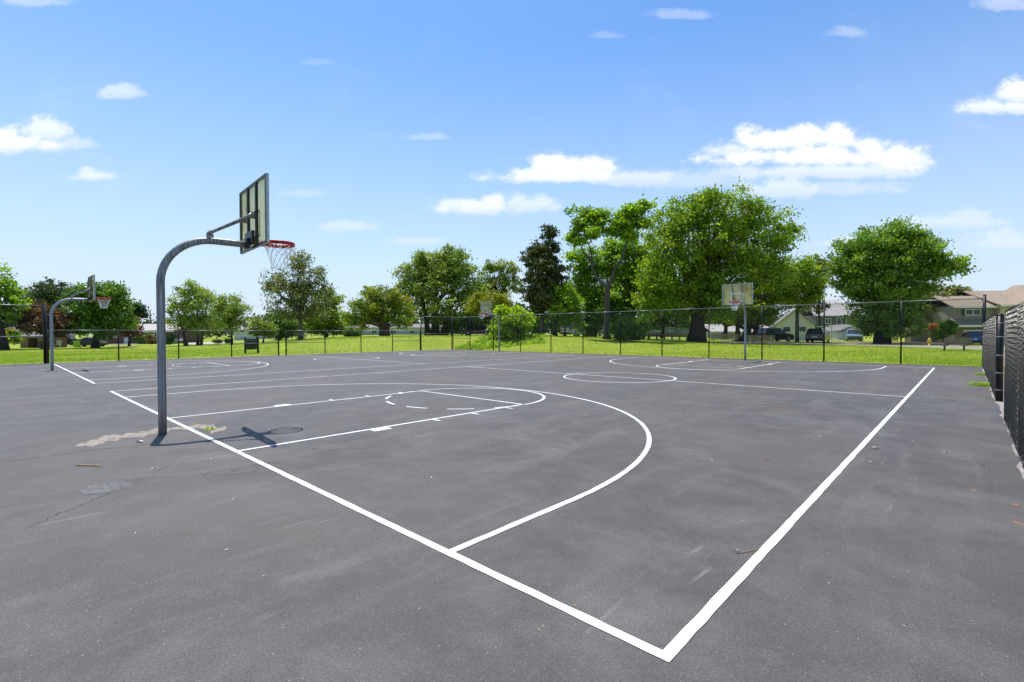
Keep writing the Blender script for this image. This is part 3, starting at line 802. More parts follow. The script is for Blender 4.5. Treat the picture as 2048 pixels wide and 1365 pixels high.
tree('pine_tree', 'lone far pine with a bare stem and rounded top left of the near pole', 'tree', 266, 150, [(264, 616, 16, 9), (276, 626, 14, 9), (258, 624, 10, 7), (282, 630, 8, 6)], 2600, .42, LM['pine'], 'dark', tw=3.5, csize=1.7, fork=.55)
tree('leafy_tree', 'loose olive tree with several stems just right of the near pole', 'tree', 392, 78, [(380, 600, 34, 32), (400, 620, 34, 36), (362, 632, 26, 34), (412, 650, 34, 22), (385, 578, 18, 14), (420, 600, 14, 16)], 12000, .20, LM['olive'], 'brown', tw=6, csize=1.0, stems=[(-20, 1.), (3, .8), (10, .7)], fork=.2)
tree('leafy_tree', 'airy small olive tree left of the dark green bin', 'tree', 463, 74, [(458, 610, 28, 16), (475, 622, 24, 16), (445, 632, 26, 22), (470, 645, 26, 18), (462, 603, 16, 10)], 6500, .20, LM['olive'], 'brown', tw=5, csize=1.0, fork=.25)
tree('leafy_tree', 'small round tree right behind the dark green bin', 'tree', 522, 72, [(520, 655, 22, 16), (512, 664, 18, 10), (534, 662, 16, 12)], 4200, .18, LM['olive'], 'dark', tw=4, csize=.7, stems=[(-6, 1), (4, .8)])
tree('bare_topped_tree', 'tall thin crowned tree with grey trunk and browning leaves under the near rim', 'tree', 601, 66, [(598, 520, 22, 26), (560, 560, 32, 20), (590, 560, 40, 34), (632, 560, 24, 26), (572, 590, 42, 26), (620, 600, 40, 34), (545, 575, 22, 16), (600, 630, 56, 18), (618, 508, 12, 12), (640, 545, 12, 14)], 11500, .20, LM['dusty'], 'grey', tw=8.5, csize=.95, per=30, nl=60, fork=.22, fill=.8, seed=11)
tree('leafy_tree', 'full mid green tree just right of the thin crowned grey trunk tree', 'tree', 652, 76, [(655, 610, 26, 30), (672, 632, 24, 30), (640, 640, 34, 28), (655, 655, 40, 20), (640, 595, 16, 14)], 12500, .22, LM['olive'], 'dark', tw=6, csize=.9)
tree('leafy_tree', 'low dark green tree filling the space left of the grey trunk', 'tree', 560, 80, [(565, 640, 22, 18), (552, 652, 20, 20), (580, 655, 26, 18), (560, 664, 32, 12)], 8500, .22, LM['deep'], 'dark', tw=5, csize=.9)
# --- middle group
tree('flowering_tree', 'wide low tree with forked stems and rust tinted leaves beside the low fence', 'tree', 770, 62, [(735, 600, 26, 22), (765, 592, 30, 20), (725, 628, 32, 26), (800, 610, 26, 24), (760, 625, 36, 24), (712, 645, 22, 16), (810, 640, 26, 20)], 12500, .19, LM['autumn'], 'brown', tw=12, csize=.8, stems=[(-5, .8), (0, .7), (5, .7)], fork=.18, nl=50, fill=.8)
tree('leafy_tree', 'big rounded olive tree behind the tall corner bay, widest in the middle', 'tree', 870, 74, [(850, 540, 40, 34), (905, 535, 40, 32), (820, 560, 30, 34), (870, 575, 60, 40), (930, 570, 28, 40), (880, 515, 26, 16), (845, 522, 18, 18), (870, 615, 72, 34), (810, 600, 26, 30), (880, 545, 60, 36), (945, 590, 22, 40)], 30000, .24, LM['olive'], 'dark', tw=14, csize=1.1, stems=[(-14, .7), (0, 1), (18, .8)], fork=.2)
tree('leafy_tree', 'sparse tree with bare top twigs between the big olive tree and the cedar', 'tree', 990, 80, [(965, 555, 26, 28), (1010, 550, 26, 26), (985, 580, 36, 26), (1025, 580, 18, 26), (990, 530, 18, 12), (955, 600, 24, 28)], 8500, .23, LM['autumn'], 'dark', tw=8, csize=.9, nl=60, fill=.9)
tree('leafy_tree', 'dark understorey tree below the sparse bare topped tree', 'tree', 935, 78, [(930, 640, 40, 22), (900, 650, 30, 18), (970, 640, 36, 24)], 9000, .24, LM['deep'], 'dark', tw=8, csize=1.0)
tree('leafy_tree', 'ochre green mounded tree right behind the farthest backboard', 'tree', 978, 60, [(978, 604, 36, 18), (950, 618, 26, 16), (1005, 615, 24, 18), (960, 598, 22, 12)], 9000, .16, leaf_mat('leaf_ochre', (.10, .13, .006), (.34, .33, .018), .35), 'dark', tw=6, csize=.7)
tree('cedar_tree', 'tall dark pointed cedar with a straight grey trunk', 'tree', 1083, 58, [(1098, 468, 14, 18), (1092, 495, 24, 22), (1080, 520, 36, 24), (1092, 545, 40, 26), (1078, 575, 44, 30), (1100, 605, 40, 30), (1075, 615, 36, 26), (1120, 575, 22, 28)], 22000, .22, LM['cedar'], 'grey', tw=9.5, csize=.75, per=40, flat=.5, fork=.35, up=.2, seed=5)
tree('round_bush', 'big bright yellow-green bush beside the farthest hoop pole', 'bush', 1022, 47, [(1022, 650, 36, 28), (1005, 640, 24, 24), (1042, 645, 24, 26), (1025, 630, 30, 16), (1022, 668, 40, 18), (1000, 672, 18, 14)], 12500, .17, LM['yellow'], 'dark', tw=4, csize=.6, per=26, flat=.6, stems=[(-6, 1), (6, 1)])
tree('leafy_tree', 'small yellow-green tree in front of the silver car', 'tree', 1130, 56, [(1130, 600, 26, 26), (1118, 625, 22, 20), (1150, 620, 20, 24), (1140, 640, 26, 16), (1125, 580, 16, 14)], 8500, .18, LM['bright'], 'dark', tw=4.5, csize=.75, stems=[(-16, 1), (0, .8)], fork=.25)
def forked_tree():
    u, D = 1213, 50; rng = np.random.default_rng(21); x, y = XY(u, D); z = TZ(x, y)
    t = thing('forked_tree', 'tall tree with a bare trunk forking into two long crooked limbs', 'tree', (x, y, z)); o = np.array([x, y, z]); k = D/F
    q = lambda u_, v_, d=0.: P(u_, v_, D)+FWH*d-o
    mb = MB()
    mb.tube([q(1213, 684), q(1213, 672), q(1214, 640), q(1214, 600), q(1216, 572), q(1216, 566)], [11*k, 7.5*k, 5.6*k, 5*k, 5.2*k, 4.6*k], 12)
    def limb(pp, r0, r1):
        n = len(pp); mb.tube(pp, [r0+(r1-r0)*i/(n-1) for i in range(n)], 8, False)
    limb([q(1214, 578), q(1206, 568, .1), q(1192, 554, .2), q(1185, 535, .1), q(1183, 518, .2), q(1172, 510, .3), q(1164, 497, .3), q(1167, 480, .2), q(1172, 462, .3), q(1180, 440, .3)], 3.6*k, .4*k)
    limb([q(1184, 520, .2), q(1182, 500, 0), q(1177, 490, -.1), q(1186, 470, -.3), q(1196, 450, -.3)], 2*k, .3*k)
    limb([q(1218, 578), q(1222, 562, -.2), q(1228, 540, -.3), q(1242, 520, -.3), q(1248, 500, -.4), q(1254, 480, -.3), q(1262, 462, -.2), q(1275, 445, 0), q(1290, 425, .2)], 3.6*k, .4*k)
    limb([q(1256, 478, -.3), q(1246, 466, -.8), q(1238, 452, -1), q(1230, 440, -1)], 1.4*k, .3*k)
    limb([q(1208, 570), q(1207, 555, .6), q(1204, 545, .8)], 1.4*k, .3*k)
    limb([q(1262, 462, -.2), q(1270, 436, -.6), q(1262, 418, -.8)], 1.2*k, .3*k)
    mb.obj('trunk', BM['forked'], t, True)
    lobes = []
    for (lu, lv, ru, rv) in [(1180, 440, 24, 20), (1160, 450, 16, 14), (1196, 432, 16, 14), (1185, 462, 26, 14), (1148, 480, 18, 20), (1262, 425, 30, 18), (1285, 415, 18, 14), (1240, 452, 22, 16), (1280, 445, 20, 14), (1255, 470, 24, 14), (1172, 425, 10, 10)]:
        p = q(lu, lv); lobes.append((p[0], p[1], p[2], ru*k, ru*k, rv*k))
    base = list(lobes); lobes = [(a, b, c, d*.62, e*.62, f*.6) for a, b, c, d, e, f in lobes]
    for a, b, c, d, e, f in base:
        for _ in range(6): lobes.append((a+rng.normal(0, .6)*d, b+rng.normal(0, .6)*d, c+rng.normal(0, .6)*f, d*.36, d*.36, f*.34))
    pts, tint, cc = crown_points(lobes, 11000, rng, .58, 17, 1.2, .6)
    tmb = MB()
    for q_ in cc[rng.choice(len(cc), 70, replace=False)]:
        m_ = np.array(lobes)[rng.integers(0, len(base)), :3]; near = min(base, key=lambda L_: np.linalg.norm(np.array(L_[:3])-q_)); a_ = np.array(near[:3])-np.array([0, 0, near[5]*.9])
        tmb.tube([a_, a_*.45+q_*.55+rng.normal(0, .12, 3), q_], [.035, .025, .012], 5, False)
    tmb.obj('twigs', BM['forked'], t)
    link('crown', leaf_mesh('crown', pts, .2, tint, LM['bright'], .35, rng), t)
forked_tree()
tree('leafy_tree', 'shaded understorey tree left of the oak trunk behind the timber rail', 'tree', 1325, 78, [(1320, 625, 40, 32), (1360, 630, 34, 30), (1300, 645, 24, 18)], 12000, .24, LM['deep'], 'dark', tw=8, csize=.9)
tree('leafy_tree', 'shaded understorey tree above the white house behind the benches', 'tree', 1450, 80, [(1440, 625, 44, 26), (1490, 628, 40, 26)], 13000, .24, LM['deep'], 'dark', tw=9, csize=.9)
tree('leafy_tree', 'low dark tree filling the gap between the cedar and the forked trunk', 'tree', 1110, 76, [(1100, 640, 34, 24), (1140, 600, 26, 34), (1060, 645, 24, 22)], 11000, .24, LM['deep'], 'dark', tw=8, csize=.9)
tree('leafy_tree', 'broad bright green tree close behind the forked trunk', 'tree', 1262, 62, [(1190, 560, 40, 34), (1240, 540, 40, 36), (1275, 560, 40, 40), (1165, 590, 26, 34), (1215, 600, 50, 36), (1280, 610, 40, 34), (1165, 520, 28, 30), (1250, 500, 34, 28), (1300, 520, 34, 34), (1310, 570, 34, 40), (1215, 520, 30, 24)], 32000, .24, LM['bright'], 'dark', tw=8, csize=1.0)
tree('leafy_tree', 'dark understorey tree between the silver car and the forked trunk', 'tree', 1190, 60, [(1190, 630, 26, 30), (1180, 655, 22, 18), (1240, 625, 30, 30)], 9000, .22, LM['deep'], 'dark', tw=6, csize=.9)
tree('round_bush', 'dark rounded bush at the foot of the forked tree', 'bush', 1258, 48, [(1255, 662, 26, 18), (1275, 664, 18, 16), (1235, 666, 16, 14), (1262, 672, 28, 9)], 7500, .15, LM['deep'], None and '', csize=.55, per=24)
tree('oak_tree', 'huge spreading oak with a very thick dark trunk behind the benches', 'tree', 1393, 54, [
    (1440, 425, 60, 38), (1395, 425, 40, 30), (1480, 440, 46, 34), (1340, 455, 46, 40), (1530, 450, 42, 36), (1560, 480, 30, 26), (1330, 500, 46, 40), (1400, 480, 70, 44), (1470, 500, 70, 46),
    (1345, 550, 62, 44), (1310, 590, 40, 34), (1440, 560, 70, 44), (1390, 590, 60, 36), (1520, 520, 44, 34), (1430, 398, 24, 16), (1310, 545, 36, 36), (1545, 560, 40, 32), (1335, 610, 50, 26), (1420, 620, 60, 24)],
    62000, .20, LM['oak'], 'dark', tw=27, csize=1.1, dens=.78, per=42, nl=70, fork=.2, fill=.7, seed=8)
tree('leafy_tree', 'dense lower tree merging with the right side of the oak above the right bench', 'tree', 1495, 60, [(1560, 545, 44, 36), (1600, 560, 36, 40), (1530, 590, 50, 34), (1588, 592, 44, 26), (1625, 575, 20, 26), (1480, 625, 50, 26), (1515, 630, 36, 20)], 26000, .22, LM['oak'], 'dark', tw=15, csize=1.0, stems=[(-20, .6), (-4, 1), (10, .6)], fork=.12, nl=40)
tree('leafy_tree', 'dark tree showing in the gap left of the big round tree on the right', 'tree', 1640, 84, [(1635, 530, 18, 18), (1645, 548, 14, 24), (1630, 560, 20, 30), (1628, 610, 24, 22)], 5000, .26, LM['dusty'], 'dark', tw=5, csize=.9)
tree('maple_tree', 'large rounded dark green tree standing alone at the right', 'tree', 1765, 56, [
    (1790, 470, 40, 26), (1745, 490, 46, 32), (1820, 490, 40, 30), (1700, 520, 40, 34), (1850, 500, 36, 26), (1770, 520, 70, 42), (1860, 535, 44, 26), (1890, 540, 30, 16), (1695, 555, 34, 36), (1745, 570, 60, 40),
    (1820, 570, 46, 30), (1740, 620, 44, 36), (1790, 625, 44, 34), (1815, 650, 30, 22), (1760, 655, 36, 22)],
    46000, .21, LM['maple'], 'dark', tw=13, csize=1.15, dens=.85, per=46, stems=[(-8, 1), (8, .9)], fork=.2, nl=40, flat=.5, seed=3)
tree('leafy_tree', 'grey green tree close to the thin light post, left of the beige house', 'tree', 1868, 66, [(1850, 605, 34, 22), (1880, 600, 34, 24), (1868, 632, 44, 22), (1905, 592, 24, 14), (1930, 586, 14, 8)], 12500, .28, LM['dusty'], 'dark', tw=8, csize=1.1)
tree('round_bush', 'small bright bush beside the beige house corner', 'bush', 1892, 55, [(1893, 654, 14, 12), (1888, 664, 12, 10), (1900, 662, 10, 10), (1876, 672, 10, 8)], 2600, .16, LM['bright'], csize=.5, per=22)
tree('round_bush', 'small orange bush by the grey shed roof', 'bush', 1873, 60, [(1873, 657, 9, 6), (1868, 653, 8, 4)], 900, .15, LM['orange'], csize=.4, per=20)
tree('round_bush', 'low clipped bush at the left of the ranch house window', 'bush', 281, 80, [(282, 679, 14, 8)], 1300, .15, LM['deep'], csize=.4, per=20)
tree('round_bush', 'reddish ornamental grass clump beside the ranch house and near pole', 'bush', 306, 77, [(304, 681, 11, 7)], 900, .16, leaf_mat('leaf_reddish', (.08, .05, .02), (.24, .16, .06), .3), csize=.4, per=20)
tree('round_bush', 'pale bush under the ranch house window, middle of its row', 'bush', 293, 81, [(295, 677, 9, 6)], 700, .15, LM['olive'], csize=.4, per=20)
tree('round_bush', 'dark bush immediately right of the near pole', 'bush', 340, 76, [(340, 679, 8, 10)], 900, .16, LM['deep'], csize=.4, per=20)
tree('round_bush', 'small dark bush at the edge of the pale driveway', 'bush', 434, 72, [(434, 684, 7, 5)], 500, .14, LM['autumn'], csize=.3, per=20)
tree('round_bush', 'small dark bush beside the low fence post left of the bin', 'bush', 455, 72, [(455, 683, 8, 5)], 600, .14, LM['deep'], csize=.3, per=20)
tree('round_bush', 'bright garden bush at the left edge below the pink blossom', 'bush', 24, 66, [(22, 672, 15, 12), (8, 676, 14, 10), (30, 684, 10, 8)], 2600, .17, LM['yellow'], csize=.5, per=20)
tree('round_bush', 'pink flowering bush at the left edge behind the bright bush', 'bush', 15, 70, [(14, 664, 14, 6)], 900, .16, leaf_mat('pink_blossom', (.30, .12, .10), (.55, .32, .25), .3), csize=.4, per=20)
tree('round_bush', 'dark round bush between the two low tree trunks behind the low fence', 'bush', 705, 66, [(708, 666, 16, 9), (698, 668, 10, 7)], 2000, .16, LM['deep'], csize=.5, per=20)
# far wood line
def wood():
    rng = np.random.default_rng(4); lob = []
    top = lambda u: np.interp(u, [-200, 60, 230, 300, 330, 480, 530, 700, 800, 1650, 1700, 2200], [600, 612, 640, 636, 640, 640, 618, 622, 630, 620, 630, 612])
    for u in np.arange(-150, 2250, 22):
        D = 150+rng.uniform(-18, 18); v = top(u)+rng.uniform(-4, 9); h = (672-v)/2
        p = P(u, v+h, D); lob.append((p[0], p[1], p[2], 16*D/F, 10*D/F, h*D/F))
    pts, tint, cc = crown_points(lob, 52000, rng, 2.2, 40, .8, .7)
    o = link('distant_wood', leaf_mesh('distant_wood', pts, .62, tint, LM['far'], .3, rng))
    stuff(o, 'hazy line of far trees along the horizon behind the houses', 'wood')
wood()
# weeds on the bank by the far hoop, at the fence foot and beside the worn strip
def weeds():
    rng = np.random.default_rng(9); pts = []
    for _ in range(6500):
        u = rng.uniform(885, 1090); D = rng.uniform(43, 49); x, y = XY(u, D)
        if y < 27.35 or x < -26.4: continue
        hgt = (.12+.38*rng.uniform()**2)*(1 if u < 1000 else .6); pts.append((x, y, TZ(x, y)+hgt*rng.uniform()))
    o = link('bank_weeds', leaf_mesh('bank_weeds', np.array(pts), .13, rng.uniform(0, 1, len(pts)), LM['weed'], .5, rng)); stuff(o, 'leafy green weeds covering the bank behind the far corner of the fence', 'weeds')
weeds()
def tuft(label, x, y, r, n, h, mat='weed', seed=1):
    rng = np.random.default_rng(seed); v = []; f = []; tint = []
    for i in range(n):
        a, d = rng.uniform(0, 6.28), r*rng.uniform()**.6; bx, by = d*math.cos(a)*1.6, d*math.sin(a)*.8; hh = h*rng.uniform(.5, 1.2); la = rng.uniform(0, 6.28); ln = hh*rng.uniform(.2, .9)
        w = .004; o = len(v); ca, sa = math.cos(la), math.sin(la)
        v += [(bx-sa*w, by+ca*w, 0), (bx+sa*w, by-ca*w, 0), (bx+ca*ln*.4+sa*w, by+sa*ln*.4-ca*w, hh*.7), (bx+ca*ln*.4-sa*w, by+sa*ln*.4+ca*w, hh*.7), (bx+ca*ln, by+sa*ln, hh)]
        f += [(o, o+1, o+2, o+3), (o+3, o+2, o+4)]; tint += [rng.uniform()]*2
    me = bpy.data.meshes.new('weed_tuft'); me.from_pydata(v, [], f); me.materials.append(LM[mat])
    at = me.attributes.new('tint', 'FLOAT', 'FACE'); at.data.foreach_set('value', tint)
    o = link('weed_tuft', me, None, (x, y, .003)); return tag(o, label, 'weed')
tuft('spreading bright green weed tuft at the foot of the right fence', 9.03, 16.6, .20, 380, .12, seed=2)
tuft('small weed tuft nearer the corner at the foot of the right fence', 9.08, 21.4, .14, 160, .10, seed=3)
tuft('small yellowish weed tuft growing in the sandy worn strip by the near pole', .02, .20, .09, 70, .035, 'weed', 4)
# short grass blades on the lawn that lies close behind the fences
def grass():
    rng = np.random.default_rng(12); n = 300000
    u = rng.uniform(-30, 2010, n); D = 20+48*rng.uniform(0, 1, n)**1.35
    ct = CAM[:, None]+D*(FW[:, None]+((u-1024)/F)*RT[:, None]); x, y = ct[0], ct[1]
    out = (x < -26.2) | (y > 27.18); out &= ~((x > 9.6) & (x < 11.2)); x, y, D = x[out], y[out], D[out]; n = len(x); z = terrain(x, y)
    a = rng.uniform(0, 6.28, n); h = rng.uniform(.04, .11, n); w = .012; ln = h*rng.uniform(.2, .8, n); la = rng.uniform(0, 6.28, n)
    v = np.empty((n, 3, 3), np.float32)
    v[:, 0] = np.stack([x-np.cos(a)*w, y-np.sin(a)*w, z-.01], 1); v[:, 1] = np.stack([x+np.cos(a)*w, y+np.sin(a)*w, z-.01], 1)
    v[:, 2] = np.stack([x+np.cos(la)*ln, y+np.sin(la)*ln, z+h], 1)
    me = bpy.data.meshes.new('grass'); me.vertices.add(3*n); me.vertices.foreach_set('co', v.ravel())
    me.loops.add(3*n); me.loops.foreach_set('vertex_index', np.arange(3*n, dtype=np.int32)); me.polygons.add(n)
    me.polygons.foreach_set('loop_start', np.arange(0, 3*n, 3, dtype=np.int32))
    at = me.attributes.new('tint', 'FLOAT', 'FACE')
    at.data.foreach_set('value', np.clip(.5+.2*np.sin(x*.5)*np.sin(y*.43+1)+.16*np.sin(x*1.7+y*.6)*np.sin(y*1.3-x*.4)+rng.normal(0, .24, n), 0, 1).astype(np.float32))
    me.materials.append(leaf_mat('grass_blade', (.15, .25, .018), (.44, .53, .055), .4, c3=(.58, .53, .19))); me.update(calc_edges=True)
    stuff(link('grass', me), 'short mown sunlit grass beyond the fences', 'grass')
grass()

# ------------------------------------------------------------------ buildings (each in its own local frame: x to the right, y away, z up)
class House:
    def __init__(s, name, label, cat, u, D, turn=0., zb=None):
        s.u, s.D = u, D; x, y = XY(u, D); s.zb = TZ(x, y) if zb is None else zb
        s.t = thing(name, label, cat, (x, y, s.zb), YAWZ+turn)
    def x(s, u): return (u-s.u)*s.D/F
    def z(s, v): return Z(v, s.D)-s.zb
    def part(s, mb, name, mat, parent=None, **k): return mb.obj(name, mat, parent or s.t, **k)
    def wall(s, u0, u1, v0, depth, mat, y0=0., zlo=-.4, name='wall'):
        mb = MB(); mb.box(s.x(u0), s.x(u1), y0, y0+depth, zlo, s.z(v0)); return s.part(mb, name, mat)
    def window(s, u0, u1, v0, v1, y0=0., mull=1, frame='white', shutters=()):
        x0, x1, z1, z0 = s.x(u0), s.x(u1), s.z(v0), s.z(v1); f = .09
        mb = MB(); mb.box(x0, x1, y0-.07, y0-.003, z0, z0+f); mb.box(x0, x1, y0-.07, y0-.003, z1-f, z1)
        mb.box(x0, x0+f, y0-.07, y0-.003, z0+f, z1-f); mb.box(x1-f, x1, y0-.07, y0-.003, z0+f, z1-f)
        for i in range(mull):
            xm = x0+(x1-x0)*(i+1)/(mull+1); mb.box(xm-f*.5, xm+f*.5, y0-.068, y0-.003, z0+f, z1-f)
        w = s.part(mb, 'window', M[frame])
        mb = MB(); mb.box(x0+f, x1-f, y0-.03, y0-.004, z0+f, z1-f); mb.obj('pane', M['glass'], w)
        for a, b in shutters:
            mb = MB(); mb.box(s.x(a), s.x(b), y0-.05, y0-.003, z0, z1); s.part(mb, 'shutter', M['shutter'])
    def gable_roof(s, x0, x1, y0, y1, ze, zr, mat, over=.4, along='x', th=.14, name='roof'):
        mb = MB()
        if along == 'x':
            ym = (y0+y1)/2; sl = (zr-ze)/(ym-y0); yo0, yo1 = y0-over, y1+over; zo = ze-sl*over
            prof = [(yo0, zo), (ym, zr), (yo1, zo)]
            v = [(x, p[0], p[1]+d) for x in (x0-over, x1+over) for d in (0, th) for p in prof]
        else:
            xm = (x0+x1)/2; sl = (zr-ze)/(xm-x0); zo = ze-sl*over
            prof = [(x0-over, zo), (xm, zr), (x1+over, zo)]
            v = [(p[0], y, p[1]+d) for y in (y0-over, y1+over) for d in (0, th) for p in prof]
        f = [(3, 4, 10, 9), (4, 5, 11, 10), (1, 0, 6, 7), (2, 1, 7, 8), (0, 1, 4, 3), (1, 2, 5, 4), (7, 6, 9, 10), (8, 7, 10, 11), (0, 3, 9, 6), (5, 2, 8, 11)]
        mb.add(v, f); return s.part(mb, name, mat)
    def gable_wall(s, x0, x1, ze, zr, mat, y=0., along='y', y1=None, th=.2):
        mb = MB()
        if along == 'y':
            xm = (x0+x1)/2
            mb.add([(x0, y, ze), (x1, y, ze), (xm, y, zr), (x0, y+th, ze), (x1, y+th, ze), (xm, y+th, zr)], [(0, 1, 2), (5, 4, 3), (0, 3, 4, 1), (1, 4, 5, 2), (2, 5, 3, 0)])
        else:
            ym = (y+y1)/2
            mb.add([(x0, y, ze), (x0, y1, ze), (x0, ym, zr), (x0+th, y, ze), (x0+th, y1, ze), (x0+th, ym, zr)], [(2, 1, 0), (3, 4, 5), (0, 1, 4, 3), (1, 2, 5, 4), (2, 0, 3, 5)])
        return s.part(mb, 'gable', mat)

SID = dict(beige=siding_mat('beige_siding', (.46, .40, .29)), grey=siding_mat('grey_siding', (.125, .122, .13)), shaded_taupe=siding_mat('shaded_taupe_siding', (.245, .225, .20)), white=siding_mat('white_siding', (.66, .67, .68)), pale=siding_mat('pale_siding', (.46, .47, .50)))  # greyish siding above the garage has that wall's shade darkened into its colour
RF = dict(tan=shingle_mat('tan_shingles', (.22, .165, .115), (.33, .26, .19)), grey=shingle_mat('grey_shingles', (.16, .145, .135), (.27, .25, .235)), pale=shingle_mat('pale_shingles', (.34, .31, .29), (.48, .45, .42)), white=shingle_mat('white_roof_sheet', (.55, .55, .54), (.7, .7, .68)))
BR = brick_mat('brown_brick', (.14, .085, .065), (.20, .13, .10), (.25, .23, .2)); BRD = brick_mat('dark_red_brick', (.085, .035, .028), (.13, .055, .04), (.16, .13, .11))

# beige two-storey house at the right edge
h = House('beige_house', 'two-storey beige house with brown brick garage level at the right edge', 'house', 1950, 60, -.12)
h.wall(1912, 1987, 656, 9.0, BR); 
mb = MB(); mb.box(h.x(1912), h.x(1987), .25, 8.9, h.z(656)+.01, h.z(614)); h.part(mb, 'wall', SID['shaded_taupe'])
# pent roof over the garage
mb = MB(); x0, x1 = h.x(1906), h.x(1989)
mb.add([(x0, -.9, h.z(653)), (x1, -.9, h.z(653)), (x1, .24, h.z(640)), (x0, .24, h.z(640)), (x0, -.9, h.z(653)-.2), (x1, -.9, h.z(653)-.2), (x1, .24, h.z(653)-.2), (x0, .24, h.z(653)-.2)], [(0, 1, 2, 3), (7, 6, 5, 4), (4, 5, 1, 0), (5, 6, 2, 1), (6, 7, 3, 2), (7, 4, 0, 3)])
h.part(mb, 'porch_roof', RF['tan'])
mb = MB(); mb.box(x0, x1, -.96, -.905, h.z(653)-.22, h.z(653)+.02); h.part(mb, 'gutter', M['white'])
h.gable_roof(h.x(1912), h.x(1986), .1, 6.0, h.z(615), h.z(615)+1.35, RF['tan'], .35)
mb = MB(); mb.box(h.x(1908), h.x(1987), -.34, -.28, h.z(615)-.22, h.z(615)); h.part(mb, 'gutter', M['white'])
h.window(1934, 1963, 620.5, 633, .25, 1, shutters=((1928, 1933.5), (1963.5, 1969)))
mb = MB(); mb.box(h.x(1929), h.x(1966), -.05, -.003, -.1, h.z(662)); h.part(mb, 'garage_door', M['garage'])
h.wall(1987.3, 2120, 613, 11, SID['beige'], -.6)
h.gable_roof(h.x(1987.3), h.x(2120), -.6, 10.4, h.z(613), h.z(582)+.1, RF['tan'], .3)
mb = MB(); mb.box(h.x(1984), h.x(2060), -1.0, -.93, h.z(613)-.2, h.z(613)+.02); h.part(mb, 'gutter', M['white'])
h.gable_wall(h.x(2010), h.x(2120), h.z(612), h.z(574), SID['beige'], -1.6, th=1.5)
gr = h.gable_roof(h.x(2010), h.x(2120), -1.6, 3.5, h.z(613), h.z(572), RF['tan'], .28, 'y', name='gable_roof')
for sx in (0, 1):
    mb = MB(); a = h.x(2010)-.30 if sx == 0 else h.x(2120)+.30; xm = h.x(2065); dz = (h.z(572)-h.z(613))/(xm-h.x(2010))*.30; za, zm = h.z(613)-dz, h.z(572)
    mb.add([(a, -1.93, za-.06), (xm, -1.93, zm-.06), (xm, -1.93, zm+.16), (a, -1.93, za+.16), (a, -1.885, za-.06), (xm, -1.885, zm-.06), (xm, -1.885, zm+.16), (a, -1.885, za+.16)], [(0, 1, 2, 3), (7, 6, 5, 4), (3, 2, 6, 7), (0, 4, 5, 1), (0, 3, 7, 4), (1, 5, 6, 2)])
    mb.obj('rake_board', M['white'], gr)
mb = MB(); mb.box(h.x(2010.4), h.x(2120), -1.6, -.603, -.4, h.z(612)); h.part(mb, 'wall', SID['beige'])
h.window(2012, 2034, 620, 634, -1.6, 1, shutters=((2004.5+6, 2011.5),))
mb = MB(); mb.box(h.x(1996), h.x(2006), -.66, -.603, -.2, h.z(646)); h.part(mb, 'door', simple('green_door', (.12, .22, .20), .5))
# grey two-storey house
h = House('grey_house', 'dark grey two-storey house with white windows behind the parked cars', 'house', 1680, 92, -.10)
h.wall(1634, 1703, 632, 9, SID['grey'])
h.gable_roof(h.x(1634), h.x(1703), 0, 9, h.z(632), h.z(600), RF['pale'], .35)
h.gable_wall(h.x(1703)-.2, 0, h.z(632), h.z(601), SID['pale'], 0, 'x', 9)
mb = MB(); mb.box(h.x(1703)+.002, h.x(1722), 1.2, 8.6, -.4, h.z(625)); h.part(mb, 'wall', SID['pale'])
h.window(1651, 1663, 638, 649, 0, 1); h.window(1673, 1692, 637, 651, 0, 1); h.window(1672, 1690, 664, 672, 0, 1)
# white garage with pointed gable, in front of the grey house
h = House('white_garage', 'small white garage with a pointed gable front beside the grey house', 'garage', 1707, 82)
x0, x1, ze, zr = h.x(1687), h.x(1727), h.z(664), h.z(653)
h.wall(1687, 1727, 664, 6, SID['white']); h.gable_wall(x0, x1, ze, zr+.02, SID['white'], 0); h.gable_roof(x0, x1, .1, 6, ze, zr+.05, RF['grey'], .2, 'y')
mb = MB(); mb.box(h.x(1694), h.x(1719), -.05, -.003, -.1, h.z(667)); h.part(mb, 'garage_door', simple('grey_garage_door', (.22, .24, .27), .5))
# white bungalow with chimney
h = House('white_bungalow', 'white gabled bungalow with a brick chimney and small porch', 'house', 1590, 74, -.42)
w2, ln_ = 2.6, 8.5; ze, zr = h.z(652), h.z(622)
mb = MB(); mb.box(-w2, w2, 0, ln_, -.4, ze); h.part(mb, 'wall', SID['white'])
h.gable_wall(-w2, w2, ze, zr, SID['white'], 0)
rf_ = h.gable_roof(-w2, w2, 0.05, ln_, ze, zr, RF['grey'], .4, 'y')
mb = MB(); mb.box(.9, 1.5, 2.6, 3.2, zr-1.2, zr+.75); mb.box(.84, 1.56, 2.54, 3.26, zr+.751, zr+.87); mb.obj('chimney', BR, rf_)
h.window(1590-22, 1590-7, 654, 666, 0, 0); h.window(1590+6, 1590+20, 654, 666, 0, 0)
for y0 in (1.6, 3.4, 5.2):
    mb = MB(); mb.box(w2+.003, w2+.07, y0, y0+1.0, ze-1.6, ze-.35); wd = h.part(mb, 'window', M['white']); mb = MB(); mb.box(w2+.0705, w2+.08, y0+.1, y0+.9, ze-1.5, ze-.45); mb.obj('pane', M['glass'], wd)
mb = MB(); mb.box(w2+.1, w2+3.2, 5.2, ln_, ze-.25, ze-.1); mb.tube([(w2+3.0, 5.4, -.3), (w2+3.0, 5.4, ze-.25)], .07, 8); h.part(mb, 'porch', M['white'])
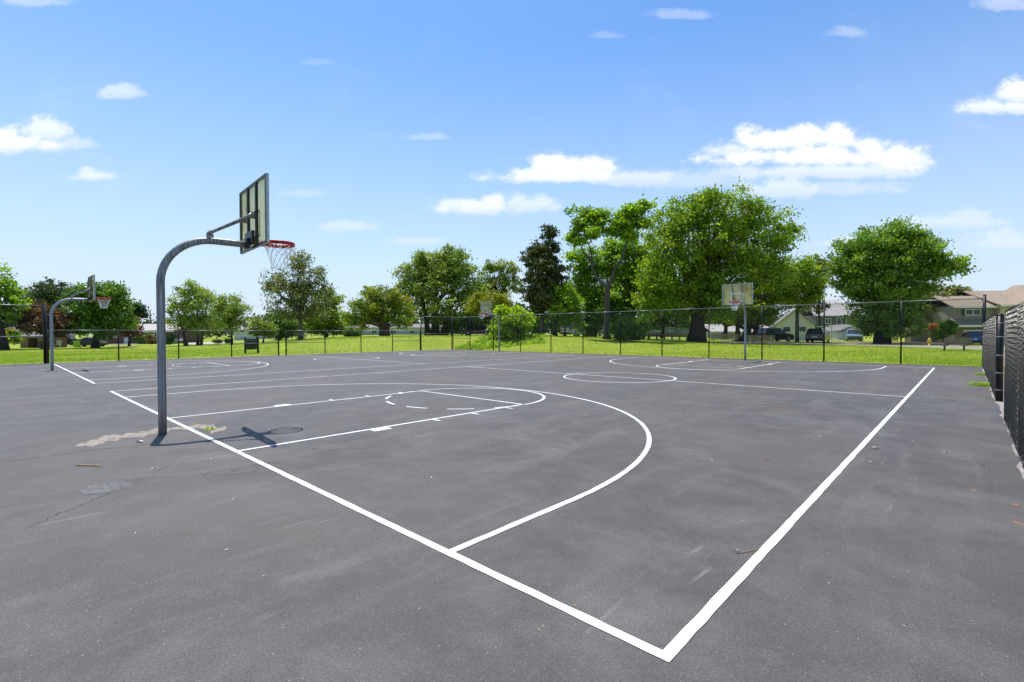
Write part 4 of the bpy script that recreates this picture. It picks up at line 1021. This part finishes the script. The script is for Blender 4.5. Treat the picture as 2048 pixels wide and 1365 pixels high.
# left ranch house
h = House('ranch_house', 'low red brick ranch house with a pale roof left of the near pole', 'house', 296, 95, -.05)
h.wall(205, 345, 661, 9, BRD); h.gable_roof(h.x(205), h.x(345), 0, 9, h.z(661), h.z(646.5), RF['pale'], .5)
mb = MB(); mb.box(h.x(203), h.x(347), -.58, -.5, h.z(662), h.z(660)); h.part(mb, 'gutter', M['white'])
h.window(277, 283, 663, 672, 0, 0, shutters=((283.6, 287),)); h.window(287.5, 299, 663, 672, 0, 0, shutters=((299.6, 303.5),)); h.window(304, 315, 663, 672, 0, 1)
mb = MB(); mb.box(h.x(246), h.x(257), -.06, -.003, -.1, h.z(671.5)); h.part(mb, 'garage_door', M['garage'])
h.window(206, 217, 669, 674, 0, 1); h.window(224, 234, 669, 674, 0, 1)
# brown shed, left
h = House('brown_shed', 'small brown timber shed with a dark open doorway and grey roof', 'shed', 62, 72)
mb = MB(); xs0, xs1 = h.x(40), h.x(84); mb.box(xs0, h.x(56), 0, 4, -.3, h.z(672)); mb.box(h.x(75), xs1, 0, 4, -.3, h.z(672)); mb.box(h.x(56), h.x(75), 3.8, 4, -.3, h.z(672)); mb.box(h.x(56), h.x(75), 0, .2, h.z(674), h.z(672)); h.part(mb, 'wall', M['brownwood'])
h.gable_roof(xs0, xs1, 0, 4, h.z(672), h.z(663), RF['grey'], .3)
# far grey house left edge
h = House('grey_cottage', 'pale grey cottage half hidden behind the left edge tree', 'house', 32, 100)
h.wall(10, 52, 658, 7, SID['pale']); h.gable_roof(h.x(10), h.x(52), 0, 7, h.z(658), h.z(646), RF['grey'], .4); h.window(22, 29, 658.6, 664, 0, 0)
mb = MB(); mb.box(h.x(9), h.x(53), -.5, -.42, h.z(659), h.z(657.4)); h.part(mb, 'gutter', M['white'])
# long pale roof behind bin
h = House('long_house', 'long low house with a pale roof seen between the trees beyond the bin', 'house', 510, 115)
h.wall(468, 548, 657, 9, SID['white']); h.gable_roof(h.x(468), h.x(548), 0, 9, h.z(657), h.z(641), RF['pale'], .5)
h.window(480, 490, 659, 664, 0, 1); h.window(525, 536, 659, 664, 0, 1)
# long wall building behind the middle trees
h = House('long_building', 'long pale grey building glimpsed through the tree trunks in the middle', 'building', 850, 115)
h.wall(690, 1010, 655, 10, SID['pale']); h.gable_roof(h.x(690), h.x(1010), 0, 10, h.z(655), h.z(648), RF['grey'], .4)
for k in range(8): h.window(705+k*38, 716+k*38, 660, 667, 0, 1)
h = House('brick_building', 'flat roofed dark brick building just above the low fence behind the rust tinted tree', 'building', 702, 125); h.wall(694, 712, 634, 8, BRD); mb = MB(); mb.box(h.x(693), h.x(713), -.3, 8.2, h.z(634)+.001, h.z(632)); h.part(mb, 'roof', M['white'])
h = House('blue_grey_house', 'blue grey house in deep shade left of the oak trunk', 'house', 1340, 100)
h.wall(1300, 1375, 652, 9, siding_mat('blue_siding', (.16, .19, .24))); h.gable_roof(h.x(1300), h.x(1375), 0, 9, h.z(652), h.z(636), RF['grey'], .4); h.window(1338, 1350, 656, 663, 0, 1); h.window(1310, 1322, 656, 663, 0, 1)
h = House('white_house', 'long white house behind the benches with a pale grey roof', 'house', 1480, 98)
h.wall(1425, 1545, 664, 9, SID['pale']); h.gable_roof(h.x(1425), h.x(1545), 0, 9, h.z(664), h.z(650), RF['pale'], .5)
h.window(1440, 1452, 667, 673, 0, 1); h.window(1462, 1474, 667, 673, 0, 1); h.window(1500, 1512, 667, 673, 0, 1)
h = House('small_shed', 'small grey shed with a steep roof beside the orange bush', 'shed', 1868, 70)
h.wall(1855, 1882, 668, 3, SID['grey']); h.gable_roof(h.x(1855), h.x(1882), 0, 3, h.z(668), h.z(650), RF['pale'], .2, 'y'); h.gable_wall(h.x(1855), h.x(1882), h.z(668), h.z(651), SID['grey'], 0); mb = MB(); mb.box(h.x(1864), h.x(1872), -.04, -.003, -.1, h.z(672)); h.part(mb, 'door', M['white'])
# garden fence (dark pickets) left of the small shed
def picket():
    D = 74; u0, u1 = 1757, 1797; x, y = XY(u0, D); z = TZ(x, y)
    t = thing('picket_fence', 'low dark picket fence under the round tree at the right', 'fence', (x, y, z), YAWZ); mb = MB(); w = PX(u1-u0, D)
    k = 0.
    while k < w: mb.box(k, k+.09, -.02, .02, 0, 1.25); k += .16
    mb.obj('pickets', M['wood'], t); mb = MB(); mb.box(0, w, .022, .06, .3, .4); mb.box(0, w, .022, .06, .9, 1.0); mb.obj('rail', M['wood'], t)
picket()
def boards():
    D = 62; u0, u1 = 1884, 1914; x, y = XY(u0, D); z = TZ(x, y); t = thing('board_fence', 'brown board fence beside the beige house', 'fence', (x, y, z), YAWZ); w = PX(u1-u0, D); mb = MB(); k = 0.
    while k < w: mb.box(k, k+.14, -.015, .015, -.1, 1.35+.03*math.sin(k*9)); k += .15
    mb.obj('boards', M['brownwood'], t); mb = MB()
    for q in (0, w/2, w): mb.box(q-.05, q+.05, .018, .11, -.2, 1.4)
    mb.obj('posts', M['brownwood'], t)
boards()

# ------------------------------------------------------------------ street things
def guard_rail():
    D = 62; u0, u1 = 1296, 1378; x, y = XY(u0, D); z = TZ(x, y)
    t = thing('timber_rail', 'long low brown timber rail on short posts left of the oak trunk', 'guard rail', (x, y, z), YAWZ); w = PX(u1-u0, D)
    mb = MB(); mb.box(0, w, -.06, .06, .42, .68); mb.obj('beam', M['brownwood'], t, bevel=.01)
    n = 6
    for i in range(n):
        mb = MB(); q = .2+(w-.4)*i/(n-1); mb.box(q-.09, q+.09, .062, .22, -.3, .6); mb.obj('post', M['brownwood'], t)
guard_rail()
def bench(label, u, v_base, D, width, leg, turn=0., back_away=True):
    x, y = XY(u, D); z = TZ(x, y); t = thing('park_bench', label, 'bench', (x, y, z), YAWZ+turn, 'park benches on the grass')
    w = width/2; s = -1 if back_away else 1
    # the seat faces away from or towards the court; backrest slats stand on the side given by s
    mb = MB()
    for i in range(4): mb.box(-w, w, -.24+i*.13, -.24+i*.13+.10, .43, .47)
    mb.obj('seat', M['wood'], t)
    mb = MB()
    for i in range(4): mb.box(-w, w, s*(.27+.02*i), s*(.27+.02*i)+.035, .53+i*.12, .53+i*.12+.09)
    mb.obj('backrest', M['wood'], t)
    for q in (-w*.72, w*.72):
        mb = MB(); mb.box(q-.04, q+.04, -.04, .04, -.1, .40); mb.box(q-.035, q+.035, -.27, .30, .38, .428)
        mb.add([(q-.03, s*.255, .39), (q+.03, s*.255, .39), (q+.03, s*.325, 1.0), (q-.03, s*.325, 1.0), (q-.03, s*.225, .39), (q+.03, s*.225, .39), (q+.03, s*.30, 1.0), (q-.03, s*.30, 1.0)], [(0, 1, 2, 3), (7, 6, 5, 4), (0, 4, 5, 1), (1, 5, 6, 2), (2, 6, 7, 3), (3, 7, 4, 0)])
        mb.obj('leg', M[leg], t)
    return t
bench('weathered slatted park bench with pale legs, left of the hoop pole', 1447, 697, 45, 2.45, 'legmetal', -.12)
bench('weathered slatted park bench with pale legs, right of the hoop pole', 1519, 700, 41.5, 2.2, 'legmetal', -.16)
bench('weathered slatted park bench with dark legs near the right corner post', 1909, 705, 36, 2.1, 'darkmetal', .05)
bench('small dark bench beneath the grey trunked thin tree', 601, 680, 64, 1.6, 'darkmetal')
def bin_():
    D = 36.5; x, y = XY(503, D); z = TZ(x, y); t = thing('litter_bin', 'dark green litter bin hung between two black posts behind the low fence', 'litter bin', (x, y, z), YAWZ+.25)
    for q in (-.43, .43):
        mb = MB(); mb.box(q-.06, q+.06, -.07, .07, -.2, 1.22); mb.obj('post', M['vinyl'], t, bevel=.008)
    mb = MB(); v = []
    for z_, w, d in ((.30, .30, .24), (.98, .355, .29)): v += [(-w, -d, z_), (w, -d, z_), (w, d, z_), (-w, d, z_)]
    mb.add(v, [(0, 3, 2, 1), (0, 1, 5, 4), (1, 2, 6, 5), (2, 3, 7, 6), (3, 0, 4, 7), (4, 5, 6, 7)])
    for i in range(3): mb.box(-.30-.016*i, .30+.016*i, -.262-.013*i, -.248-.013*i, .42+i*.18, .45+i*.18)
    mb.obj('bin_body', M['greenbin'], t, bevel=.01)
    mb = MB(); mb.box(-.36, .36, -.31, .31, .99, 1.13); mb.obj('lid', simple('dark_blue_lid', (.03, .035, .06), .4), t, bevel=.03)
bin_()
def pole_thing(label, u, D, v_top, r, mat, cross=None, name='utility_pole', cat='utility pole', lamp=False):
    x, y = XY(u, D); z = TZ(x, y); t = thing(name, label, cat, (x, y, z), YAWZ); hh = Z(v_top, D)-z
    mb = MB(); mb.tube([(0, 0, -.3), (0, 0, hh*.5), (0, 0, hh)], [r, r*.88, r*.72], 10); mb.obj('pole', mat, t, True)
    if cross:
        mb = MB(); mb.box(-cross, cross, -r-.12, -r-.004, hh-.75, hh-.58); mb.obj('crossarm', mat, t)
    if lamp:
        mb = MB(); mb.tube([(0, 0, hh), (0, -.5, hh+.2), (0, -1.0, hh+.2)], .04, 6); mb.box(-.1, .1, -1.5, -.95, hh+.14, hh+.26); mb.obj('lamp_head', M['steel'], t)
pole_thing('wooden utility pole right of the oak, standing beside the road', 1594, 61, 610, .24, BM['grey'])
pole_thing('thin far utility pole with a crossarm over the ranch house roof', 301, 150, 622, .16, BM['dark'], 1.7)
pole_thing('brown thin utility pole left of the oak trunk', 1297, 72, 590, .14, BM['brown'])
pole_thing('thin pale street light post in front of the grey green tree', 1902, 64, 618, .08, M['steel'], None, 'lamp_post', 'lamp post', True)
def hydrant():
    D = 49; x, y = XY(1859, D); z = TZ(x, y); t = thing('fire_hydrant', 'yellow fire hydrant on the verge left of the third bench', 'hydrant', (x, y, z))
    mb = MB(); mb.tube([(0, 0, -.05), (0, 0, .05), (0, 0, .06), (0, 0, .55), (0, 0, .57), (0, 0, .60)], [.17, .17, .12, .12, .16, .16], 12); mb.sphere((0, 0, .60), .13, .13, .16); mb.tube([(0, 0, .74), (0, 0, .82)], .035, 6); mb.obj('barrel', M['yellow'], t, True)
    for s in (-1, 1):
        mb = MB(); mb.tube([(s*.11, 0, .42), (s*.2, 0, .42)], .06, 10); mb.obj('outlet_cap', M['yellow'], t, True)
hydrant()

# ------------------------------------------------------------------ vehicles
def car(label, u, D, heading, body, kind='suv', cat='car', name='parked_car'):
    """heading: angle of the car's nose about z, 0 = pointing along the level view direction, + turns left"""
    x, y = XY(u, D); z = TZ(x, y)+.03; t = thing(name, label, cat, (x, y, z), YAWZ+heading+math.pi/2)
    Ln, W, H = {'suv': (4.8, 1.92, 1.75), 'sedan': (4.7, 1.82, 1.46), 'pickup': (5.6, 1.98, 1.85)}[kind]
    hl, hw = Ln/2, W/2; gc = .22
    belt = H*.60
    # lower body: profile along x (nose at +x), lofted over the width with tucked sides
    if kind == 'suv': prof = [(-hl, .45), (-hl+.02, belt), (-hl+.10, belt+.02), (hl-1.35, belt+.0), (hl-.35, belt-.10), (hl-.02, belt-.28), (hl, .5), (hl-.08, gc), (-hl+.10, gc)]
    else: prof = [(-hl, .5), (-hl+.04, belt-.02), (-hl+.75, belt+.02), (hl-1.30, belt+.0), (hl-.30, belt-.12), (hl-.02, belt-.28), (hl, .45), (hl-.08, gc), (-hl+.10, gc)]
    mb = MB(); n = len(prof); v = []
    for yy, k in ((-hw, .90), (-hw*.97, 1.), (hw*.97, 1.), (hw, .90)):
        for px, pz in prof: v.append((px*(.985 if k < 1 else 1), yy, gc+(pz-gc)*(k if k < 1 else 1.)))
    f = [tuple(range(n-1, -1, -1)), tuple(3*n+i for i in range(n))]
    for s in range(3):
        for i in range(n): f.append((s*n+i, s*n+(i+1) % n, (s+1)*n+(i+1) % n, (s+1)*n+i))
    mb.add(v, f)
    bd = mb.obj('body', body, t, bevel=.04)
    # glass house and roof
    if kind == 'suv': g0, g1, r0, r1 = -hl+.10, hl-1.30, -hl+.42, hl-2.05
    elif kind == 'pickup': g0, g1, r0, r1 = -hl+2.0, hl-1.45, -hl+2.25, hl-2.2
    else: g0, g1, r0, r1 = -hl+.65, hl-1.25, -hl+1.35, hl-2.0
    wb, wr = hw*.93, hw*.76
    def ring(xa, xb, w, z): return [(xa, -w, z), (xb, -w, z), (xb, w, z), (xa, w, z)]
    mb = MB(); mb.add(ring(g0, g1, wb, belt-.01)+ring(r0, r1, wr, H-.10), [(0, 3, 2, 1), (0, 1, 5, 4), (1, 2, 6, 5), (2, 3, 7, 6), (3, 0, 4, 7), (4, 5, 6, 7)]); mb.obj('windows', M['glass'], t)
    mb = MB(); mb.add(ring(r0-.03, r1+.03, wr+.02, H-.099)+ring(r0+.08, r1-.1, wr-.08, H), [(0, 3, 2, 1), (0, 1, 5, 4), (1, 2, 6, 5), (2, 3, 7, 6), (3, 0, 4, 7), (4, 5, 6, 7)])
    for s in (-1, 1):
        for xa, xb in ((g0, r0), (g1, r1), ((g0+g1)/2, (r0+r1)/2)): mb.tube([(xa, s*(wb+.005), belt), (xb, s*(wr+.005), H-.09)], .035, 5)
    mb.obj('roof', body, t, bevel=.02)
    for sx in (-1, 1):
        for s in (-1, 1):
            cx = sx*(hl-.92); mb = MB(); r = .36
            mb.tube([(cx, s*(hw-.20), r-.03), (cx, s*(hw+.01), r-.03)], r, 18); w = mb.obj('wheel', M['tyre'], t, True)
            mb = MB(); mb.tube([(cx, s*(hw+.011), r-.03), (cx, s*(hw+.02), r-.03)], r*.62, 14); mb.obj('rim', M['rim'], w)
    for s in (-1, 1):
        mb = MB(); mb.box(-hl-.015, -hl+.10, s*(hw-.26), s*(hw-.04), belt-.30, belt-.06); mb.obj('tail_lamp', M['tail'], t)
        mb = MB(); mb.box(hl-.22, hl+.008, s*(hw-.42), s*(hw-.10), belt-.36, belt-.22); mb.obj('headlamp', M['headl'], t)
        mb = MB(); mb.box(g1-.35, g1-.2, s*(hw+.0), s*(hw+.17), belt+.0, belt+.14); mb.obj('mirror', body, t, bevel=.02)
    for e in (-1, 1):
        mb = MB(); mb.box(e*(hl-.05), e*(hl+.05), -hw*.9, hw*.9, .30, .50); mb.obj('bumper', M['tyre'], t, bevel=.03)
    mb = MB(); mb.box(-hl-.03, -hl-.005, -.26, .26, .62, .76); mb.obj('number_plate', M['plate'], t)
    return t
def paintm(name, c, met=.3): 
    m = simple(name, c, .28, met, .03, 2); m.node_tree.nodes['Principled BSDF'].inputs['Coat Weight'].default_value = .6; return m
car('dark grey sport utility car seen from behind on the road, red tail lamps showing', 1636, 61, -.72, paintm('charcoal_car_paint', (.05, .05, .055)), 'suv')
car('dark car parked in deep shade right of the right bench', 1548, 64, -1.25, paintm('black_car_paint', (.015, .015, .018)), 'suv')
car('pale blue car nosing out of the white garage', 1707, 74, 2.6, paintm('pale_blue_car_paint', (.22, .30, .38)), 'suv')
car('dark blue car in front of the beige house garage door', 1953, 53, 2.62, paintm('blue_car_paint', (.03, .06, .14)), 'sedan')
car('silver car parked beyond the small yellow-green tree, rear lamp showing', 1153, 66, -.75, paintm('silver_car_paint', (.34, .37, .42)), 'suv')
car('white car tucked behind the dark understorey by the silver car', 1178, 70, -.9, paintm('white_car_paint', (.6, .6, .6)), 'sedan')
car('blue car low behind the grassy bank, left of the farthest hoop', 907, 84, 1.7, paintm('bright_blue_car_paint', (.04, .07, .20)), 'sedan')
car('maroon car in the shade just left of the yellow-green bush', 956, 78, 1.5, paintm('maroon_car_paint', (.10, .02, .035)), 'sedan')
car('white car at the top of the pale driveway right of the near pole', 346, 96, 1.2, paintm('cream_car_paint', (.60, .60, .58)), 'sedan')
car('black pickup parked beside the ranch house behind the left hoop pole', 134, 80, 1.9, paintm('pickup_black_paint', (.012, .012, .014)), 'pickup', 'pickup')
car('dark grey sedan parked under the dense tree behind the left hoop', 178, 78, 1.6, paintm('grey_car_paint', (.07, .075, .08)), 'sedan')
def small_bin(label, u, D, col, name='wheelie_bin', cat='bin'):
    x, y = XY(u, D); z = TZ(x, y); t = thing(name, label, cat, (x, y, z), YAWZ); mb = MB(); v = []
    for z_, w in ((0.05, .22), (.95, .30)): v += [(-w, -w, z_), (w, -w, z_), (w, w, z_), (-w, w, z_)]
    mb.add(v, [(0, 3, 2, 1), (0, 1, 5, 4), (1, 2, 6, 5), (2, 3, 7, 6), (3, 0, 4, 7), (4, 5, 6, 7)]); mt = simple(name+'_plastic', col, .5); mb.obj('body', mt, t, bevel=.02)
    mb = MB(); mb.box(-.32, .32, -.34, .32, .952, 1.03); mb.obj('lid', mt, t, bevel=.02)
    for s in (-1, 1):
        mb = MB(); mb.tube([(s*.24, .26, .1), (s*.30, .26, .1)], .1, 10); mb.obj('wheel', M['tyre'], t)
small_bin('lime green wheeled bin left of the dark grey sedan', 153, 74, (.30, .55, .03))
small_bin('dark green wheeled bin by the brown shed', 85, 66, (.012, .07, .035))
def chair():
    D = 74; x, y = XY(115, D); z = TZ(x, y); t = thing('garden_chair', 'white garden chair beside the left hoop pole on the far lawn', 'chair', (x, y, z), YAWZ+.4); W_ = M['white']
    mb = MB(); mb.box(-.32, .32, -.3, .3, .42, .47); mb.obj('seat', W_, t); mb = MB(); mb.box(-.32, .32, .3, .35, .47, 1.1); mb.obj('backrest', W_, t)
    for a in (-.28, .28):
        for b in (-.26, .28): mb = MB(); mb.box(a-.03, a+.03, b-.03, b+.03, -.05, .42); mb.obj('leg', W_, t)
chair()

# ------------------------------------------------------------------ litter on the asphalt
def leaf_litter(name, x, y, ln, wd, rz, mat, label, cat='leaf', group=None, curl=.02):
    v = []; n = 6
    for i in range(n+1):
        t = i/n; w = wd*math.sin(math.pi*min(max(t, .04), .97))**.8; zz = .004+curl*math.sin(math.pi*t)**2*.6
        v += [((t-.5)*ln, -w/2, zz+curl*.5), ((t-.5)*ln, 0, zz), ((t-.5)*ln, w/2, zz+curl*.4)]
    f = []
    for i in range(n): f += [(3*i, 3*i+3, 3*i+4, 3*i+1), (3*i+1, 3*i+4, 3*i+5, 3*i+2)]
    mb = MB(); mb.add(v, f); o = mb.obj(name, M[mat], None, True); o.location = (x, y, .001); o.rotation_euler.z = rz
    return tag(o, label, cat, group)
def stick(label, a, b, r, mat='twig'):
    mb = MB(); a = np.array([*a, r+.004]); b = np.array([*b, r+.004]); rn = random.Random(1); pts = [a+(b-a)*i/6+np.array([rn.uniform(-.004, .004), rn.uniform(-.004, .004), 0]) for i in range(7)]
    mb.tube(pts, [r*1.2]+[r]*5+[r*.6], 6); o = mb.obj('twig', M[mat], None, True); return tag(o, label, 'twig')
stick('thick straw coloured twig on the asphalt left of the near pole foot', (1.25, -1.48), (1.52, -1.29), .007)
stick('thin orange pine needle with a seed touching the right sideline', (7.585, 1.352), (7.655, 1.50), .0025)
stick('thin straw twig on the asphalt inside the right sideline', (5.55, 8.9), (6.05, 8.65), .006)
leaf_litter('dry_leaf', .294, -.732, .12, .05, .6, 'paleleaf', 'pale curled dry leaf lying right by the near pole foot')
leaf_litter('dry_leaf', 7.84, 5.66, .09, .045, .3, 'paleleaf', 'pale dry leaf lying outside the right sideline')
leaf_litter('dry_leaf', 7.565, 1.345, .03, .018, .3, 'paleleaf', 'tiny pale seed husk at the end of the orange pine needle', 'leaf')
rn = random.Random(31); seedl = []
protos = {}
for i in range(130):
    kind = rn.choice(['dryleaf', 'paleleaf', 'paleleaf', 'twig'])
    for _ in range(30):
        D = 2.4+26*rn.random()**1.5; u = rn.uniform(20, 2000); x, y = XY(u, D)
        if -26 < x < 9.0 and y < 26.5: break
    sc = rn.uniform(.35, .95)*(1 if D > 5 else .45)
    if kind not in protos:
        o = protos[kind] = leaf_litter('dry_leaf', x, y, .06, .028, rn.uniform(0, 6), kind, 'tiny dry leaf scrap scattered over the open asphalt', 'leaf', 'dry leaf scraps scattered on the asphalt')
    else:
        o = protos[kind].copy(); COL.objects.link(o); o.location = (x, y, .001)
    o.scale = (sc, sc*rn.uniform(.5, 1.), sc*.55); o.rotation_euler.z = rn.uniform(0, 6.28)

# ------------------------------------------------------------------ sky, sun, camera
SUN_DIR = np.array([-.325, .105, 1.0]); SUN_DIR /= np.linalg.norm(SUN_DIR)     # towards the sun
EL = math.asin(SUN_DIR[2]); AZ = math.atan2(SUN_DIR[0], SUN_DIR[1])
w = bpy.data.worlds.new('World'); SC.world = w; w.use_nodes = True
nt = w.node_tree; bg = nt.nodes['Background']
sky = nt.nodes.new('ShaderNodeTexSky'); sky.sky_type = 'NISHITA'; sky.sun_disc = False
sky.sun_elevation = EL; sky.sun_rotation = AZ % (2*math.pi); sky.air_density = 1.0; sky.dust_density = .6; sky.ozone_density = 2.2; sky.altitude = 0
tc = nt.nodes.new('ShaderNodeTexCoord'); sp = nt.nodes.new('ShaderNodeSeparateXYZ'); L(nt, tc.outputs['Generated'], sp.inputs[0])
dotn = lambda vec: (lambda n: (setattr(n, 'operation', 'DOT_PRODUCT'), L(nt, tc.outputs['Generated'], n.inputs[0]), setattr(n.inputs[1], 'default_value', tuple(vec)), n.outputs['Value'])[3])(nt.nodes.new('ShaderNodeVectorMath'))
front = dotn(FWH); az = mathn(nt, 'DIVIDE', dotn(RTH), mathn(nt, 'MAXIMUM', front, .05)); hi = mathn(nt, 'DIVIDE', sp.outputs[2], mathn(nt, 'MAXIMUM', front, .05))
el = mathn(nt, 'ARCSINE', sp.outputs[2])
nmap = nt.nodes.new('ShaderNodeCombineXYZ'); L(nt, az, nmap.inputs[0]); L(nt, mathn(nt, 'MULTIPLY', hi, 1.35), nmap.inputs[1])
n_big = noise(nt, nmap.outputs[0], 12, 7, .6, .15); n_small = noise(nt, nmap.outputs[0], 38, 6, .65, .1); n_wisp = noise(nt, nmap.outputs[0], 5, 5, .6, .5)
shade_t = None
def cloud(u, v, ru, rv, dens, flat=.55):
    "one cumulus on the far bank of cloud ahead: centre and radii as tangents of its direction"
    global shade_t
    a0, e0, ra, re = (u-1024)/F, (666-v)/F, ru/F, rv/F
    da = mathn(nt, 'DIVIDE', mathn(nt, 'SUBTRACT', az, a0), ra); de = mathn(nt, 'DIVIDE', mathn(nt, 'SUBTRACT', hi, e0), re)
    up = mathn(nt, 'MAXIMUM', de, 0.); dn = mathn(nt, 'MULTIPLY', mathn(nt, 'MINIMUM', de, 0.), 1/flat)
    r = mathn(nt, 'SQRT', mathn(nt, 'ADD', mathn(nt, 'MULTIPLY', da, da), mathn(nt, 'ADD', mathn(nt, 'MULTIPLY', up, up), mathn(nt, 'MULTIPLY', dn, dn))))
    edge = mathn(nt, 'ADD', mathn(nt, 'MULTIPLY', mathn(nt, 'SUBTRACT', 1., r), 1.5), mathn(nt, 'ADD', mathn(nt, 'MULTIPLY', mathn(nt, 'SUBTRACT', n_big, .5), 2.9), mathn(nt, 'MULTIPLY', mathn(nt, 'SUBTRACT', n_small, .5), 1.5)))
    body = maprange(nt, edge, -.25, .85, 0, dens, True)
    top = mathn(nt, 'MULTIPLY', body, maprange(nt, de, -.5, .35, 0, 1, True)); shade_t = top if shade_t is None else mathn(nt, 'MAXIMUM', shade_t, top)
    return body
tot = None
for c in [(30, 292, 150, 30, .9), (100, 268, 70, 34, .75), (15, 275, 50, 34, .9), (150, 290, 60, 24, .5), (245, 190, 56, 20, .55), (262, 182, 30, 18, .5), (188, 354, 52, 16, .65), (180, 346, 26, 14, .6),
          (1110, 358, 160, 22, .9), (1120, 338, 70, 32, 1.), (1180, 340, 70, 30, .9), (1060, 352, 60, 22, .8), (1270, 362, 140, 24, .6), (950, 418, 90, 26, .8), (985, 404, 40, 18, .8), (1050, 415, 80, 28, .6), (910, 414, 40, 22, .7),
          (1620, 322, 220, 30, 1.), (1540, 290, 90, 36, 1.), (1600, 282, 60, 30, .9), (1680, 286, 60, 40, 1.), (1735, 300, 50, 30, .9), (1800, 325, 62, 40, 1.), (1460, 308, 60, 22, .7), (1650, 350, 230, 26, .65), (1570, 384, 110, 30, .6), (1680, 384, 150, 22, .4),
          (2000, 224, 110, 26, .8), (2030, 198, 60, 40, .9), (1960, 218, 50, 24, .7), (1380, 368, 110, 26, .4), (1900, 450, 130, 20, .45), (1930, 436, 50, 16, .4), (2010, 490, 90, 30, .4), (700, 455, 70, 14, .4), (830, 485, 60, 12, .35), (80, 10, 70, 18, .4), (1360, 40, 70, 14, .3), (1690, 75, 40, 16, .3), (2005, 20, 70, 22, .4), (860, 278, 45, 10, .3), (610, 390, 50, 14, .25), (1680, 490, 60, 14, .5), (640, 130, 40, 10, .15), (1210, 80, 45, 10, .2)]:
    b_ = cloud(*c); tot = b_ if tot is None else mathn(nt, 'MAXIMUM', tot, b_)
wisp = mathn(nt, 'MULTIPLY', maprange(nt, n_wisp, .52, .8, 0, .22, True), maprange(nt, el, .02, .5, 1, .25))
alpha = mathn(nt, 'MULTIPLY', mathn(nt, 'MAXIMUM', tot, wisp), maprange(nt, front, .05, .2))
lit = mixc(nt, shade_t, (5.2, 5.7, 6.6), (7.2, 7.3, 7.4))
hsv = nt.nodes.new('ShaderNodeHueSaturation'); hsv.inputs['Saturation'].default_value = 1.0; hsv.inputs['Value'].default_value = 1.0; L(nt, sky.outputs[0], hsv.inputs['Color'])
air = mixc(nt, 1., hsv.outputs[0], (.70, 1.0, 1.25), 'MULTIPLY')
hz = mathn(nt, 'POWER', maprange(nt, el, .02, .56, 1, 0), 1.5)
air = mixc(nt, hz, air, (4.55, 5.25, 6.15))
skyc = mixc(nt, alpha, air, lit)
L(nt, skyc, bg.inputs[0]); bg.inputs[1].default_value = .11
sun = bpy.data.lights.new('sun', 'SUN'); sun.energy = 4.2; sun.angle = R(.53); sun.color = (1., .955, .88)
so = bpy.data.objects.new('sun', sun); COL.objects.link(so); so.rotation_euler = Vector(-SUN_DIR).to_track_quat('-Z', 'Y').to_euler(); so.location = (0, 0, 40)

cam = bpy.data.cameras.new('camera'); cam.sensor_width = 36; cam.lens = 36*F/2048; cam.clip_end = 3000; cam.clip_start = .05
co = bpy.data.objects.new('camera', cam); COL.objects.link(co)
co.matrix_world = Matrix(((RT[0], UP[0], -FW[0], CAM[0]), (RT[1], UP[1], -FW[1], CAM[1]), (RT[2], UP[2], -FW[2], CAM[2]), (0, 0, 0, 1)))
SC.camera = co
SC.view_settings.view_transform = 'Standard'; SC.view_settings.look = 'None'; SC.view_settings.exposure = .55; SC.view_settings.gamma = 1.0
SC.cycles.max_bounces = 8; SC.cycles.transparent_max_bounces = 12
